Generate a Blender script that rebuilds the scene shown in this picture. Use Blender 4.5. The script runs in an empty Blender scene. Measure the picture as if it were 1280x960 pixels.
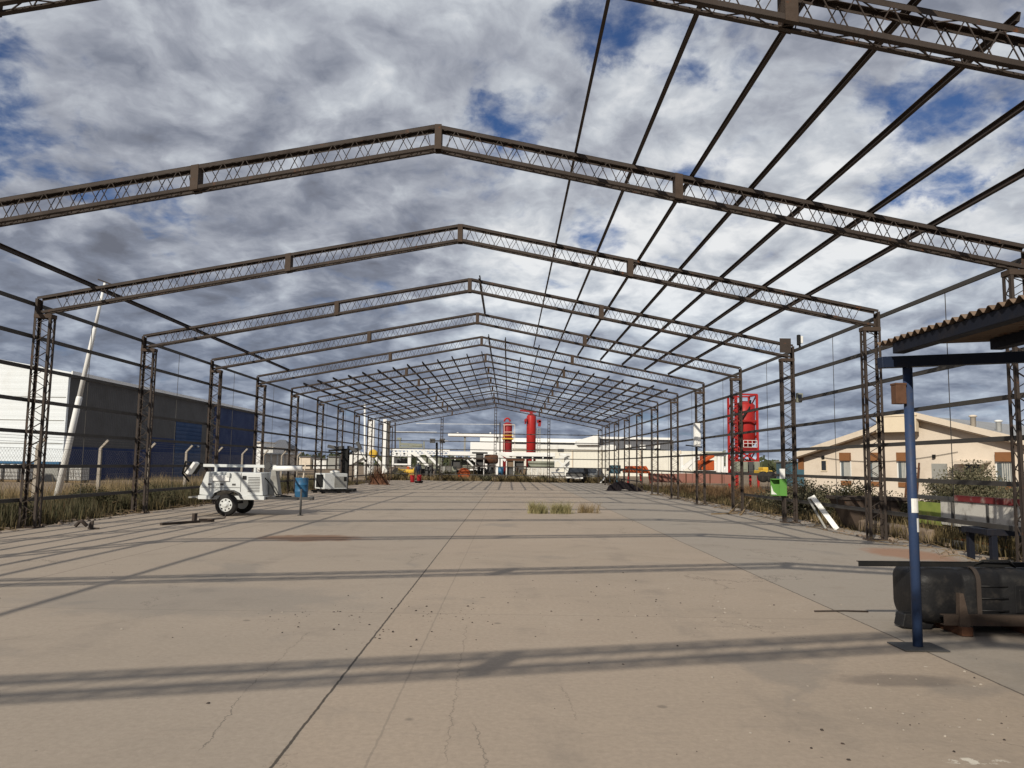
import bpy, bmesh, math, random
from mathutils import Vector, Matrix
random.seed(7)
sc = bpy.context.scene
COL = sc.collection

# ------------------------------------------------------------------ camera
CX, CH, PIT, YAW, ROL, FPX = 1.2508, 1.6, 0.10339, 0.00308, 0.01507, 971.73
_fw = Vector((math.sin(YAW)*math.cos(PIT), math.cos(YAW)*math.cos(PIT), math.sin(PIT)))
_r0 = Vector((math.cos(YAW), -math.sin(YAW), 0))
_u0 = _r0.cross(_fw)
_R = _r0*math.cos(ROL) + _u0*math.sin(ROL)
_U = _u0*math.cos(ROL) - _r0*math.sin(ROL)
cam = bpy.data.cameras.new('camera'); cam.sensor_width = 36; cam.lens = FPX/1280*36
cam.clip_end = 6000; cam.clip_start = 0.05
camo = bpy.data.objects.new('camera', cam); COL.objects.link(camo)
m = Matrix.Identity(4)
for i in range(3):
    m[i][0], m[i][1], m[i][2] = _R[i], _U[i], -_fw[i]
m[0][3], m[1][3], m[2][3] = CX, 0, CH
camo.matrix_world = m
sc.camera = camo

def at(px, py, Y):
    """world point of a photo pixel (1280x960) at distance Y ahead"""
    d = _fw + _R*((px-640)/FPX) - _U*((py-480)/FPX)
    return Vector((CX, 0, CH)) + d*(Y/d.y)
def atx(px, Y): return at(px, 580, Y).x
def atz(px, py, Y): return at(px, py, Y).z

# ------------------------------------------------------------------ sun and sky
SX, SY = 0.835, 1.60                       # shadow shift per metre of height
SUN_EL = math.atan(1/math.hypot(SX, SY))
sun = bpy.data.lights.new('sun', 'SUN'); sun.energy = 4.1; sun.angle = math.radians(0.45)
sun.color = (1.0, 0.92, 0.79)
suno = bpy.data.objects.new('sun', sun); COL.objects.link(suno)
suno.rotation_euler = Vector((SX, SY, -1)).to_track_quat('-Z', 'Y').to_euler()
suno.location = (-20, -40, 30)
sc.view_settings.view_transform = 'Standard'; sc.view_settings.look = 'None'
sc.view_settings.gamma = 1; sc.view_settings.use_curve_mapping = False
sc.view_settings.exposure = 0.07
sc.cycles.max_bounces = 6; sc.cycles.transparent_max_bounces = 12
sc.cycles.use_adaptive_sampling = True
try: sc.cycles.use_denoising = True
except Exception: pass

class NT:
    """small node helper"""
    def __init__(s, tree): s.t = tree; s.n = tree.nodes; s.l = tree.links
    def add(s, typ, **kw):
        nd = s.n.new(typ)
        for k, v in kw.items(): setattr(nd, k, v)
        return nd
    def put(s, sock, v):
        if isinstance(v, bpy.types.NodeSocket): s.l.new(v, sock)
        elif isinstance(v, (tuple, list)) and len(v) == 3 and sock.type == 'RGBA': sock.default_value = (*v, 1)
        else: sock.default_value = v
    def math(s, op, a, b=None, c=None, clamp=False):
        nd = s.add('ShaderNodeMath', operation=op, use_clamp=clamp)
        for i, v in enumerate((a, b, c)):
            if v is not None: s.put(nd.inputs[i], v)
        return nd.outputs[0]
    def vmath(s, op, a, b=None, out=0):
        nd = s.add('ShaderNodeVectorMath', operation=op)
        s.put(nd.inputs[0], a)
        if b is not None: s.put(nd.inputs[3 if op == 'SCALE' else 1], b)
        return nd.outputs[out]
    def noise(s, vec, scale, detail=4, rough=.55, dist=0, col=False):
        nd = s.add('ShaderNodeTexNoise'); s.put(nd.inputs['Vector'], vec)
        nd.inputs['Scale'].default_value = scale; nd.inputs['Detail'].default_value = detail
        nd.inputs['Roughness'].default_value = rough; nd.inputs['Distortion'].default_value = dist
        return nd.outputs['Color' if col else 0]
    def voro(s, vec, scale, feature='F1', rnd=1.0, out='Distance'):
        nd = s.add('ShaderNodeTexVoronoi', feature=feature); s.put(nd.inputs['Vector'], vec)
        nd.inputs['Scale'].default_value = scale; nd.inputs['Randomness'].default_value = rnd
        return nd.outputs[out]
    def ss(s, v, a, b, lo=0., hi=1.):
        nd = s.add('ShaderNodeMapRange', interpolation_type='SMOOTHSTEP')
        s.put(nd.inputs[0], v)
        for i, x in zip((1, 2, 3, 4), (a, b, lo, hi)): s.put(nd.inputs[i], x)
        return nd.outputs[0]
    def lin(s, v, a, b, lo=0., hi=1.):
        nd = s.add('ShaderNodeMapRange'); s.put(nd.inputs[0], v)
        for i, x in zip((1, 2, 3, 4), (a, b, lo, hi)): s.put(nd.inputs[i], x)
        return nd.outputs[0]
    def mix(s, f, a, b, blend='MIX'):
        nd = s.add('ShaderNodeMix', data_type='RGBA', blend_type=blend)
        s.put(nd.inputs[0], f); s.put(nd.inputs[6], a); s.put(nd.inputs[7], b)
        return nd.outputs[2]
    def ramp(s, v, stops):
        nd = s.add('ShaderNodeValToRGB'); s.put(nd.inputs[0], v)
        e = nd.color_ramp.elements
        while len(e) < len(stops): e.new(.5)
        for el, (p, c) in zip(e, stops): el.position = p; el.color = (*c, 1)
        return nd.outputs[0]
    def sep(s, v):
        nd = s.add('ShaderNodeSeparateXYZ'); s.put(nd.inputs[0], v); return nd.outputs
    def comb(s, x, y, z):
        nd = s.add('ShaderNodeCombineXYZ')
        for i, v in enumerate((x, y, z)): s.put(nd.inputs[i], v)
        return nd.outputs[0]

def build_world():
    w = bpy.data.worlds.new('World'); sc.world = w; w.use_nodes = True
    t = NT(w.node_tree); t.n.clear()
    out = t.add('ShaderNodeOutputWorld'); bg = t.add('ShaderNodeBackground')
    bg.inputs[1].default_value = 0.1; t.l.new(bg.outputs[0], out.inputs[0])
    sky = t.add('ShaderNodeTexSky', sky_type='NISHITA'); sky.sun_disc = False
    sky.sun_elevation = SUN_EL; sky.sun_rotation = math.atan2(-SX, -SY)
    sky.air_density = 1.0; sky.dust_density = 0.6; sky.ozone_density = 2.2
    d = t.vmath('NORMALIZE', t.add('ShaderNodeTexCoord').outputs['Generated'])
    x, y, z = t.sep(d)
    zz = t.math('ADD', t.math('MAXIMUM', z, 0.0), 0.30)
    P = t.comb(t.math('DIVIDE', x, zz), t.math('DIVIDE', y, zz), 0.0)
    def warped(vec, sc_, amt, det=3):
        return t.vmath('ADD', vec, t.vmath('SCALE', t.vmath('SUBTRACT', t.noise(vec, sc_, det, .55, col=True), (.5, .5, .5)), amt))
    Pw = warped(P, 1.6, .34)
    Pw2 = warped(t.vmath('ADD', P, (11.0, 3.0, 1.0)), 3.2, .20, 4)
    sun_off = (-.04, -.07, 0)
    n1 = t.noise(Pw, 2.3, 12, .58)
    n2 = t.noise(t.vmath('ADD', P, (4.3, 1.7, 2)), 1.5, 4, .5)             # broad light and dark banks
    puff = t.noise(Pw2, 8.0, 8, .56)                                       # cloud puffs
    puff_s = t.noise(t.vmath('ADD', Pw2, sun_off), 8.0, 8, .56)
    rip = t.noise(t.vmath('ADD', warped(P, 5, .16), (2.0, 9.0, 4.0)), 9.0, 6, .58)   # small ripples
    wob = t.vmath('ADD', t.vmath('SCALE', t.vmath('SUBTRACT', t.noise(d, 8, 6, .62, col=True), (.5, .5, .5)), .13),
                  t.vmath('SCALE', t.vmath('SUBTRACT', t.noise(d, 26, 5, .62, col=True), (.5, .5, .5)), .05))
    dw = t.vmath('NORMALIZE', t.vmath('ADD', d, wob))
    def blobs(lst, base):
        acc = base
        for (bx, by, bz, rad, amt) in lst:
            v = Vector((bx, by, bz)).normalized()
            dd = t.vmath('DOT_PRODUCT', dw, tuple(v), out=1)
            g = t.ss(dd, math.cos(math.radians(rad)), 1.0)
            acc = t.math('MULTIPLY_ADD', g, amt, acc)
        return acc
    cov0 = t.math('ADD', t.math('MULTIPLY_ADD', n1, .95, 0.225), t.math('MULTIPLY', t.math('SUBTRACT', puff, .5), .55))
    cov0 = t.math('ADD', cov0, t.math('MULTIPLY', t.math('SUBTRACT', rip, .5), .60))
    gap = t.math('MAXIMUM', blobs(GAPS, 0.0), -.30)
    brk = t.math('MULTIPLY_ADD', t.noise(t.vmath('ADD', warped(P, 4, .2), (6.0, 2.0, 8.0)), 5.5, 8, .6), 2.4, -.25)
    cover = t.math('ADD', cov0, t.math('MULTIPLY', gap, t.math('MAXIMUM', brk, .1)))
    bright = blobs(LIGHTS, t.math('MULTIPLY_ADD', n2, 0.28, 0.395))
    alpha = t.ss(cover, .24, .60)
    b = t.math('ADD', bright, t.math('MULTIPLY', t.math('SUBTRACT', puff, puff_s), .80))
    b = t.math('ADD', b, t.math('MULTIPLY', t.math('SUBTRACT', puff, .5), .16))
    b = t.math('ADD', b, t.math('MULTIPLY', t.math('SUBTRACT', rip, .5), .22))
    thin = t.ss(cover, .70, .50)
    b = t.math('ADD', b, t.math('MULTIPLY', thin, .07))
    hz = t.ss(z, .22, .02)
    b = t.math('SUBTRACT', b, t.math('MULTIPLY', hz, .03))
    cc = t.ramp(b, [(.16, (.145, .155, .190)), (.34, (.21, .230, .285)), (.52, (.345, .366, .420)), (.70, (.51, .54, .585)), (.92, (.78, .79, .80))])
    cc = t.mix(t.ss(z, .30, .05, 0, .45), cc, t.mix(1.0, cc, (.82, .97, 1.12), 'MULTIPLY'))
    cc10 = t.vmath('SCALE', cc, 10.0)
    blue = t.mix(1.0, sky.outputs[0], (0.33, 0.44, 0.64), 'MULTIPLY')
    far = t.ss(z, .16, .02)
    sky_c = t.mix(t.math('MAXIMUM', alpha, t.math('MULTIPLY', far, .8)), blue, cc10)
    ground = t.ss(z, -.002, -.03)
    sky_c = t.mix(ground, sky_c, (1.6, 1.4, 1.2))
    t.put(bg.inputs[0], sky_c)
# directions of the openings in the cloud (x right, y ahead, z up), radius in degrees, amount
GAPS = [(-0.514,0.769,0.379,4,-0.182),(-0.525,0.786,0.326,4,-0.210),(-0.492,0.810,0.319,4,-0.182),(-0.453,0.836,0.310,4,-0.168),(-0.411,0.860,0.303,3.5,-0.140),(-0.369,0.883,0.290,4.5,-0.210),(-0.394,0.879,0.267,3,-0.126),(-0.002,0.897,0.442,4,-0.148),(-0.021,0.918,0.396,3.5,-0.178),(0.013,0.908,0.418,3,-0.148),(0.093,0.850,0.518,4,-0.207),(0.136,0.857,0.498,3.5,-0.178),(0.179,0.863,0.473,4,-0.133),(0.239,0.843,0.482,4,-0.133),(0.161,0.842,0.514,3,-0.148),(0.204,0.873,0.444,3,-0.104),(0.370,0.833,0.412,3,-0.154),(0.426,0.812,0.399,4,-0.182),(0.466,0.789,0.401,4,-0.196),(0.503,0.766,0.400,5,-0.210),(0.521,0.772,0.364,4,-0.196),(0.487,0.790,0.372,4,-0.196),(0.459,0.819,0.343,4,-0.196),(0.418,0.845,0.334,3.5,-0.182),(0.350,0.866,0.356,3,-0.154),(0.489,0.803,0.341,4,-0.154),(0.516,0.747,0.420,5,-0.182),(0.100,0.950,0.297,3.2,-0.193),(0.014,0.941,0.339,3,-0.119),(0.253,0.901,0.353,3,-0.163),(-0.090,0.946,0.310,3,-0.119),(-0.051,0.943,0.328,3,-0.119),(0.051,0.847,0.529,4,-0.119),(-0.502,0.758,0.416,3,-0.070)]
LIGHTS = [(.30,.92,.27,12,.22),(.10,.97,.22,10,.20),(-.03,.975,.215,8,.18),(.44,.86,.26,10,.18),(-.2,.86,.48,18,.02),(.18,.88,.44,8,.10),(-.36,.86,.36,10,.0),
          (-.42,.90,.17,18,-.15),(-.12,.98,.13,12,-.12),(.08,.99,.08,9,-.10),(.44,.88,.17,9,-.08),(-.15,.95,.31,8,-.09),(.03,.92,.37,6,-.05),(-.5,.85,.26,8,-.04)]
build_world()

# ------------------------------------------------------------------ mesh builder
class MB:
    def __init__(s): s.v = []; s.f = []; s.sm = []; s.mi = []
    def face(s, pts, smooth=False, mi=0):
        b = len(s.v); s.v += [tuple(p) for p in pts]; s.f.append(tuple(range(b, b+len(pts)))); s.sm.append(smooth); s.mi.append(mi); return s
    def hexa(s, c, mi=0):
        b = len(s.v); s.v += [tuple(p) for p in c]
        for q in ((0,3,2,1),(4,5,6,7),(0,1,5,4),(1,2,6,5),(2,3,7,6),(3,0,4,7)):
            s.f.append(tuple(b+i for i in q)); s.sm.append(False); s.mi.append(mi)
        return s
    def box(s, x0, x1, y0, y1, z0, z1, mi=0):
        return s.hexa([(x0,y0,z0),(x1,y0,z0),(x1,y1,z0),(x0,y1,z0),(x0,y0,z1),(x1,y0,z1),(x1,y1,z1),(x0,y1,z1)], mi)
    def cbox(s, c, sx, sy, sz, mi=0):
        return s.box(c[0]-sx/2, c[0]+sx/2, c[1]-sy/2, c[1]+sy/2, c[2]-sz/2, c[2]+sz/2, mi)
    def bar(s, p, q, w, h=None, up=(0,0,1), mi=0):
        """square bar from p to q, w across, h along up"""
        p, q = Vector(p), Vector(q); h = h or w
        d = (q-p).normalized(); u = Vector(up)
        if abs(d.dot(u)) > .98: u = Vector((0,1,0)) if abs(d.y) < .9 else Vector((1,0,0))
        a = d.cross(u).normalized()*w/2; b = a.cross(d).normalized()*h/2
        return s.hexa([p-a-b, p+a-b, q+a-b, q-a-b, p-a+b, p+a+b, q+a+b, q-a+b], mi)
    def angle(s, p, q, w, t, n1, n2):
        """L section from p to q with legs along n1 and n2"""
        p, q, n1, n2 = Vector(p), Vector(q), Vector(n1).normalized(), Vector(n2).normalized()
        for a, b in ((n1*w, n2*t), (n1*t, n2*w)):
            s.hexa([p, p+a, q+a, q, p+b, p+a+b, q+a+b, q+b])
        return s
    def channel(s, p, q, w, h, t, side, up):
        """C section: web of height h, lips of width w towards side"""
        p, q, sd, u = Vector(p), Vector(q), Vector(side).normalized(), Vector(up).normalized()
        def sl(o, a, b): s.hexa([p+o, p+o+a, q+o+a, q+o, p+o+b, p+o+a+b, q+o+a+b, q+o+b])
        sl(u*(-h/2), sd*t, u*h); sl(u*(-h/2)+sd*t, sd*(w-t), u*t); sl(u*(h/2-t)+sd*t, sd*(w-t), u*t)
        return s
    def tube(s, pts, r, n=8, cap=True, mi=0):
        pts = [Vector(p) for p in pts]; rs = r if isinstance(r, (list, tuple)) else [r]*len(pts)
        rings = []; a = None
        for i, p in enumerate(pts):
            d = (pts[min(i+1, len(pts)-1)]-pts[max(i-1, 0)]).normalized()
            if a is None:
                a = d.cross(Vector((0,0,1)) if abs(d.z) < .9 else Vector((1,0,0))).normalized()
            else:
                a = (a - d*a.dot(d)).normalized()
            b = d.cross(a); base = len(s.v)
            for k in range(n):
                an = 2*math.pi*k/n; s.v.append(tuple(p + (a*math.cos(an)+b*math.sin(an))*rs[i]))
            rings.append(base)
        for i in range(len(rings)-1):
            for k in range(n):
                s.f.append((rings[i]+k, rings[i]+(k+1)%n, rings[i+1]+(k+1)%n, rings[i+1]+k)); s.sm.append(n > 4); s.mi.append(mi)
        if cap:
            s.f.append(tuple(rings[0]+k for k in reversed(range(n)))); s.sm.append(False); s.mi.append(mi)
            s.f.append(tuple(rings[-1]+k for k in range(n))); s.sm.append(False); s.mi.append(mi)
        return s
    def lathe(s, prof, c=(0,0,0), n=20, axis='z', mi=0, smooth=True, cap=True):
        """profile of (radius, height) about an axis through c"""
        rings = []
        for r, h in prof:
            base = len(s.v)
            for k in range(n):
                an = 2*math.pi*k/n; u, v = r*math.cos(an), r*math.sin(an)
                o = {'z': (u, v, h), 'x': (h, u, v), 'y': (v, h, u)}[axis]
                s.v.append((c[0]+o[0], c[1]+o[1], c[2]+o[2]))
            rings.append(base)
        for i in range(len(rings)-1):
            for k in range(n):
                s.f.append((rings[i]+k, rings[i]+(k+1)%n, rings[i+1]+(k+1)%n, rings[i+1]+k)); s.sm.append(smooth); s.mi.append(mi)
        if not cap: return s
        s.f.append(tuple(rings[0]+k for k in reversed(range(n)))); s.sm.append(False); s.mi.append(mi)
        s.f.append(tuple(rings[-1]+k for k in range(n))); s.sm.append(False); s.mi.append(mi)
        return s
    def prism(s, poly, a, b, axis='y', mi=0):
        """2D outline pushed along an axis from a to b; outline is (x,z) for y, (y,z) for x, (x,y) for z"""
        def P(u, v, w): return {'y': (u, w, v), 'x': (w, u, v), 'z': (u, v, w)}[axis]
        n = len(poly); base = len(s.v)
        s.v += [P(u, v, a) for u, v in poly] + [P(u, v, b) for u, v in poly]
        for i in range(n):
            j = (i+1) % n; s.f.append((base+i, base+j, base+n+j, base+n+i)); s.sm.append(False); s.mi.append(mi)
        s.f.append(tuple(base+i for i in reversed(range(n)))); s.f.append(tuple(base+n+i for i in range(n)))
        s.sm += [False, False]; s.mi += [mi, mi]
        return s
    def xf(s, mat):
        s.v = [tuple(mat @ Vector(p)) for p in s.v]; return s
    def build(s, name, mats, parent=None, bevel=0, fix=True, loc=None, rotz=0):
        me = bpy.data.meshes.new(name); me.from_pydata(s.v, [], s.f)
        me.polygons.foreach_set('use_smooth', s.sm); me.polygons.foreach_set('material_index', s.mi)
        for mm in (mats if isinstance(mats, (list, tuple)) else [mats]): me.materials.append(mm)
        if fix and len(s.f) < 60000:
            bm = bmesh.new(); bm.from_mesh(me); bmesh.ops.recalc_face_normals(bm, faces=bm.faces); bm.to_mesh(me); bm.free()
        me.update()
        o = bpy.data.objects.new(name, me); COL.objects.link(o)
        if loc is not None: o.location = loc
        if rotz: o.rotation_euler.z = rotz
        if parent: o.parent = parent
        if bevel:
            b = o.modifiers.new('bevel', 'BEVEL'); b.width = bevel; b.segments = 2; b.limit_method = 'ANGLE'; b.angle_limit = math.radians(40)
        return o
def tag(o, label=None, cat=None, group=None, kind=None):
    if label: o['label'] = label
    if cat: o['category'] = cat
    if group: o['group'] = group
    if kind: o['kind'] = kind
    return o
def thing(name, label, cat, loc=(0,0,0), rotz=0, group=None):
    o = bpy.data.objects.new(name, None); COL.objects.link(o)
    o.empty_display_size = .3; o.location = loc; o.rotation_euler = (0, 0, rotz)
    return tag(o, label, cat, group)
def dup(root, loc, rotz=0, label=None, scale=None):
    r = root.copy(); COL.objects.link(r); r.location = loc; r.rotation_euler = (0, 0, rotz)
    if scale: r.scale = scale
    if label: r['label'] = label
    for ch in list(root.children):
        c = ch.copy(); COL.objects.link(c); c.parent = r
        for g in ch.children:
            d = g.copy(); COL.objects.link(d); d.parent = c
    return r

# ------------------------------------------------------------------ materials
MATS = {}
def new_mat(name):
    mt = bpy.data.materials.new(name); mt.use_nodes = True
    t = NT(mt.node_tree); bs = t.n.get('Principled BSDF'); MATS[name] = mt
    return mt, t, bs
def worn(name, col, rough=.6, metal=0., dirt=(.10,.075,.055), amt=.35, scale=3., rust=0., bump=.15, fine=40., spec=.2):
    """painted or bare surface with patchy tone, grime and optional rust"""
    mt, t, bs = new_mat(name)
    ob = t.add('ShaderNodeTexCoord').outputs['Object']
    rnd = t.add('ShaderNodeObjectInfo').outputs['Random']
    v = t.vmath('ADD', ob, t.comb(t.math('MULTIPLY', rnd, 37.0), t.math('MULTIPLY', rnd, 11.0), 0.0))
    a = t.noise(v, scale, 8, .65); b = t.noise(v, fine, 4, .6)
    c = t.mix(t.math('MULTIPLY', t.ss(a, .48, .72), amt), col, dirt)
    c = t.mix(t.lin(b, .3, .7, 0, .22), c, tuple(x*.55 for x in col))
    rg = t.lin(a, .3, .7, rough-.12, rough+.12)
    if rust > 0:
        rn = t.noise(v, scale*2.3, 9, .72)
        rc = t.ramp(t.noise(v, 25, 5, .7), [(.3, (.040,.019,.012)), (.55, (.12,.050,.023)), (.75, (.19,.088,.042))])
        k = t.ss(rn, .70-.32*rust, .78-.30*rust)
        c = t.mix(k, c, rc); rg = t.math('MAXIMUM', rg, t.math('MULTIPLY', k, .85))
    t.put(bs.inputs['Base Color'], c); t.put(bs.inputs['Roughness'], rg)
    bs.inputs['Metallic'].default_value = metal
    bs.inputs['Specular IOR Level'].default_value = spec
    bp = t.add('ShaderNodeBump'); bp.inputs['Strength'].default_value = bump; bp.inputs['Distance'].default_value = .01
    t.put(bp.inputs['Height'], t.math('ADD', t.math('MULTIPLY', a, .6), b)); t.put(bs.inputs['Normal'], bp.outputs[0])
    return mt
def ribbed(name, col, pitch, axis=0, depth=.6, rough=.55, dirt=(.18,.15,.12), amt=.2, seams=0):
    """profiled metal sheet: ribs as bump"""
    mt = worn(name, col, rough, 0, dirt, amt, .6, 0, .1, 12, spec=.08)
    t = NT(mt.node_tree); bs = t.n.get('Principled BSDF')
    ob = t.add('ShaderNodeTexCoord').outputs['Object']
    c = t.sep(ob)[axis]
    h = t.math('PINGPONG', t.math('DIVIDE', c, pitch), .5)
    h = t.ss(h, .12, .3)
    bp = t.add('ShaderNodeBump'); bp.inputs['Strength'].default_value = depth; bp.inputs['Distance'].default_value = .03
    t.put(bp.inputs['Height'], h); t.put(bs.inputs['Normal'], bp.outputs[0])
    return mt
M = {}
M['steel'] = worn('weathered_dark_steel', (.050,.039,.033), .72, .0, (.026,.020,.018), .6, 2.0, .33, .3)
M['steel_light'] = worn('galvanised_grey_steel', (.15,.145,.135), .6, .2, (.07,.06,.05), .5, 2.5, .12, .2)
M['girt'] = worn('dull_girt_steel', (.062,.058,.054), .65, .1, (.04,.033,.028), .5, 1.5, .22, .25)
M['rusty_plate'] = worn('rusty_plate_steel', (.066,.048,.037), .8, .0, (.04,.026,.02), .5, 4, .30, .3)
M['rust'] = worn('heavy_rust', (.10,.046,.026), .88, 0, (.04,.022,.016), .6, 5, .5, .4)
M['white'] = worn('white_paint', (.74,.74,.71), .5, 0, (.32,.28,.23), .35, 1.2, .05, .08)
M['white_clean'] = worn('bright_white_paint', (.80,.80,.78), .45, 0, (.5,.47,.42), .25, .8, 0, .05)
M['cream'] = worn('cream_plaster', (.64,.56,.465), .85, 0, (.47,.40,.32), .55, .8, 0, .25, 30)
M['cream_light'] = worn('pale_cream_plaster', (.70,.60,.45), .85, 0, (.5,.42,.32), .35, 1.2, 0, .2, 30)
M['trim'] = worn('pale_fascia', (.62,.54,.44), .75, 0, (.40,.33,.26), .4, 1.5, 0, .1)
M['soffit'] = worn('brown_timber_soffit', (.20,.145,.10), .8, 0, (.10,.07,.05), .5, 3, 0, .2)
M['wood'] = worn('orange_timber', (.22,.10,.042), .6, 0, (.15,.07,.03), .5, 5, 0, .2, 60)
M['glass'] = worn('window_glass', (.10,.12,.13), .12, 0, (.2,.2,.19), .3, 2, 0, .02, spec=.8)
M['curtain'] = worn('grey_curtain', (.42,.42,.39), .8, 0, (.25,.25,.23), .5, 6, 0, .1)
M['dark_glass'] = worn('dark_glass', (.02,.024,.028), .15, 0, (.06,.055,.05), .3, 3, 0, .02, spec=.8)
M['blue_post'] = worn('worn_blue_paint', (.030,.052,.115), .5, .0, (.075,.065,.055), .55, 4, .22, .12)
M['blue_dark'] = worn('dark_blue_paint', (.014,.022,.046), .5, 0, (.05,.04,.035), .5, 3, .15, .12)
M['black_plastic'] = worn('dusty_black_plastic', (.010,.010,.011), .52, 0, (.05,.043,.037), .55, 5.5, 0, .3, 40, spec=.25)
M['black'] = worn('black_paint', (.014,.014,.014), .65, 0, (.04,.034,.03), .4, 3, .08, .1, spec=.15)
M['rubber'] = worn('tyre_rubber', (.022,.021,.02), .85, 0, (.10,.085,.07), .5, 6, 0, .3)
M['trailer'] = worn('faded_white_panel', (.60,.62,.61), .5, 0, (.34,.31,.26), .35, 2.2, .06, .08)
M['grey_paint'] = worn('grey_paint', (.28,.28,.26), .6, 0, (.14,.12,.10), .5, 2.5, .12, .12)
M['dark_grey'] = worn('dark_grey_paint', (.07,.07,.07), .6, 0, (.14,.12,.10), .4, 3, .1, .15)
M['drum_blue'] = worn('blue_drum_paint', (.03,.115,.225), .45, 0, (.10,.09,.08), .4, 4, .18, .12)
M['red'] = worn('red_paint', (.36,.022,.02), .45, 0, (.14,.02,.015), .55, 1.1, .08, .08)
M['crimson'] = worn('deep_red_paint', (.27,.022,.025), .5, 0, (.12,.02,.015), .5, 1.1, .08, .08)
M['red_bucket'] = worn('pink_red_plastic', (.48,.035,.045), .5, 0, (.2,.04,.04), .4, 5, 0, .05)
M['orange'] = worn('orange_paint', (.44,.085,.022), .55, 0, (.25,.06,.02), .5, 3, .1, .1)
M['yellow'] = worn('yellow_paint', (.62,.40,.05), .5, 0, (.3,.2,.06), .4, 3, .08, .1)
M['green'] = worn('bright_green_paint', (.11,.28,.06), .5, 0, (.10,.22,.05), .4, 5, .04, .08)
M['lime'] = worn('faded_lime_tarp', (.28,.34,.08), .7, 0, (.12,.18,.05), .5, 3, 0, .2)
M['teal'] = worn('teal_paint', (.05,.11,.145), .55, 0, (.10,.08,.06), .5, 3, .15, .12)
M['olive_grey'] = worn('olive_grey_paint', (.24,.25,.20), .6, 0, (.12,.10,.08), .4, 2.5, .05, .1)
M['concrete_post'] = worn('concrete_post', (.36,.32,.27), .9, 0, (.20,.17,.14), .5, 3, 0, .3, 60)
M['peeling_white'] = worn('peeling_white_with_shade', (.62,.60,.55), .75, 0, (.16,.13,.105), .9, 3.1, .15, .25)  # dark blotches mix peeling, rust and bush shadows put into the colour
M['peeling_red'] = worn('peeling_red_paint', (.17,.028,.030), .7, 0, (.36,.32,.28), .95, 4, .25, .25)
M['roof_sheet'] = worn('rusty_roof_sheet', (.19,.135,.095), .75, 0, (.08,.05,.035), .6, 2.2, .45, .2)
M['wh_white'] = ribbed('white_wall_sheet', (.72,.76,.78), .5, 2, .25, .6, (.55,.53,.49), .25)
M['wh_grey'] = ribbed('grey_wall_sheet', (.098,.096,.095), .28, 1, .5, .6, (.07,.065,.06), .3)
M['wh_blue'] = ribbed('navy_wall_sheet', (.013,.030,.105), .28, 1, .5, .5, (.03,.035,.06), .3)
M['wh_blue2'] = ribbed('blue_door_sheet', (.012,.046,.13), .4, 2, .5, .5, (.03,.05,.09), .3)
M['wh_far'] = ribbed('cream_wall_sheet', (.72,.70,.62), .6, 0, .25, .6, (.5,.46,.4), .3)
M['roof_grey'] = ribbed('grey_roof_sheet', (.33,.335,.335), .3, 0, .8, .55, (.22,.2,.18), .4)
M['roof_dark'] = ribbed('dark_roof_sheet', (.13,.135,.15), .4, 0, .5, .6, (.09,.08,.08), .3)
M['tarp'] = worn('black_tarp', (.012,.010,.012), .85, 0, (.03,.022,.02), .5, 4, 0, .4, 25, spec=.08)
M['wire'] = worn('galvanised_wire', (.14,.13,.12), .6, .3, (.12,.09,.07), .4, 4, .1, .05)
M['stem'] = worn('dry_stem', (.20,.145,.085), .9, 0, (.10,.07,.045), .5, 8, 0, .1)
M['brick'] = worn('crumbling_rubble', (.22,.17,.13), .95, 0, (.12,.09,.07), .5, 3, 0, .5)
M['beam_dark'] = worn('dark_paint_beam_shade', (.012,.014,.022), .6, 0, (.04,.032,.026), .5, 3, .1, .12, spec=.12)  # near-black blue of the bench; also paints overhang shade onto the roof beams
M['rust_box'] = worn('brown_rusty_box', (.12,.062,.038), .8, 0, (.055,.03,.02), .5, 8, .3, .2)
M['pink_mesh'] = worn('faded_pink_mesh', (.28,.13,.10), .85, 0, (.2,.13,.09), .5, 2, 0, .1)

def leaf_mat(name, cols, tr=.25):
    mt, t, bs = new_mat(name)
    g = t.add('ShaderNodeNewGeometry'); r = g.outputs['Random Per Island']
    pos = g.outputs['Position']
    n = t.noise(pos, 1.3, 4, .6)
    k = t.math('ADD', t.math('MULTIPLY', r, .6), t.math('MULTIPLY', n, .6))
    st = [(.15+.7*i/(len(cols)-1), c) for i, c in enumerate(cols)]
    c = t.ramp(k, st)
    t.put(bs.inputs['Base Color'], c); bs.inputs['Roughness'].default_value = .75
    bs.inputs['Specular IOR Level'].default_value = .2
    tl = t.add('ShaderNodeBsdfTranslucent'); t.put(tl.inputs[0], c)
    mx = t.add('ShaderNodeMixShader'); mx.inputs[0].default_value = tr
    t.l.new(bs.outputs[0], mx.inputs[1]); t.l.new(tl.outputs[0], mx.inputs[2])
    t.l.new(mx.outputs[0], t.n['Material Output'].inputs[0])
    return mt
M['dry_grass'] = leaf_mat('dry_grass_blades', [(.10,.075,.036), (.19,.14,.066), (.28,.205,.105), (.36,.28,.16)])
M['green_grass'] = leaf_mat('weedy_blades', [(.028,.026,.014), (.052,.044,.022), (.095,.074,.037), (.17,.13,.06)])
M['rust_grass'] = leaf_mat('russet_weeds', [(.09,.055,.03), (.155,.09,.045), (.22,.14,.075)])
M['tuft'] = leaf_mat('tuft_blades', [(.13,.13,.055), (.27,.25,.12), (.42,.36,.20)])
M['soil'] = worn('leafy_soil_with_shade', (.075,.055,.038), .95, 0, (.03,.024,.018), .7, 3.5, 0, .6, 14, spec=.1)  # dark leaf litter, plus slab-edge shade put into the colour
M['bush_leaf'] = leaf_mat('dark_shrub_leaves', [(.035,.038,.020), (.065,.065,.032), (.085,.078,.042), (.11,.092,.055)])
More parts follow.
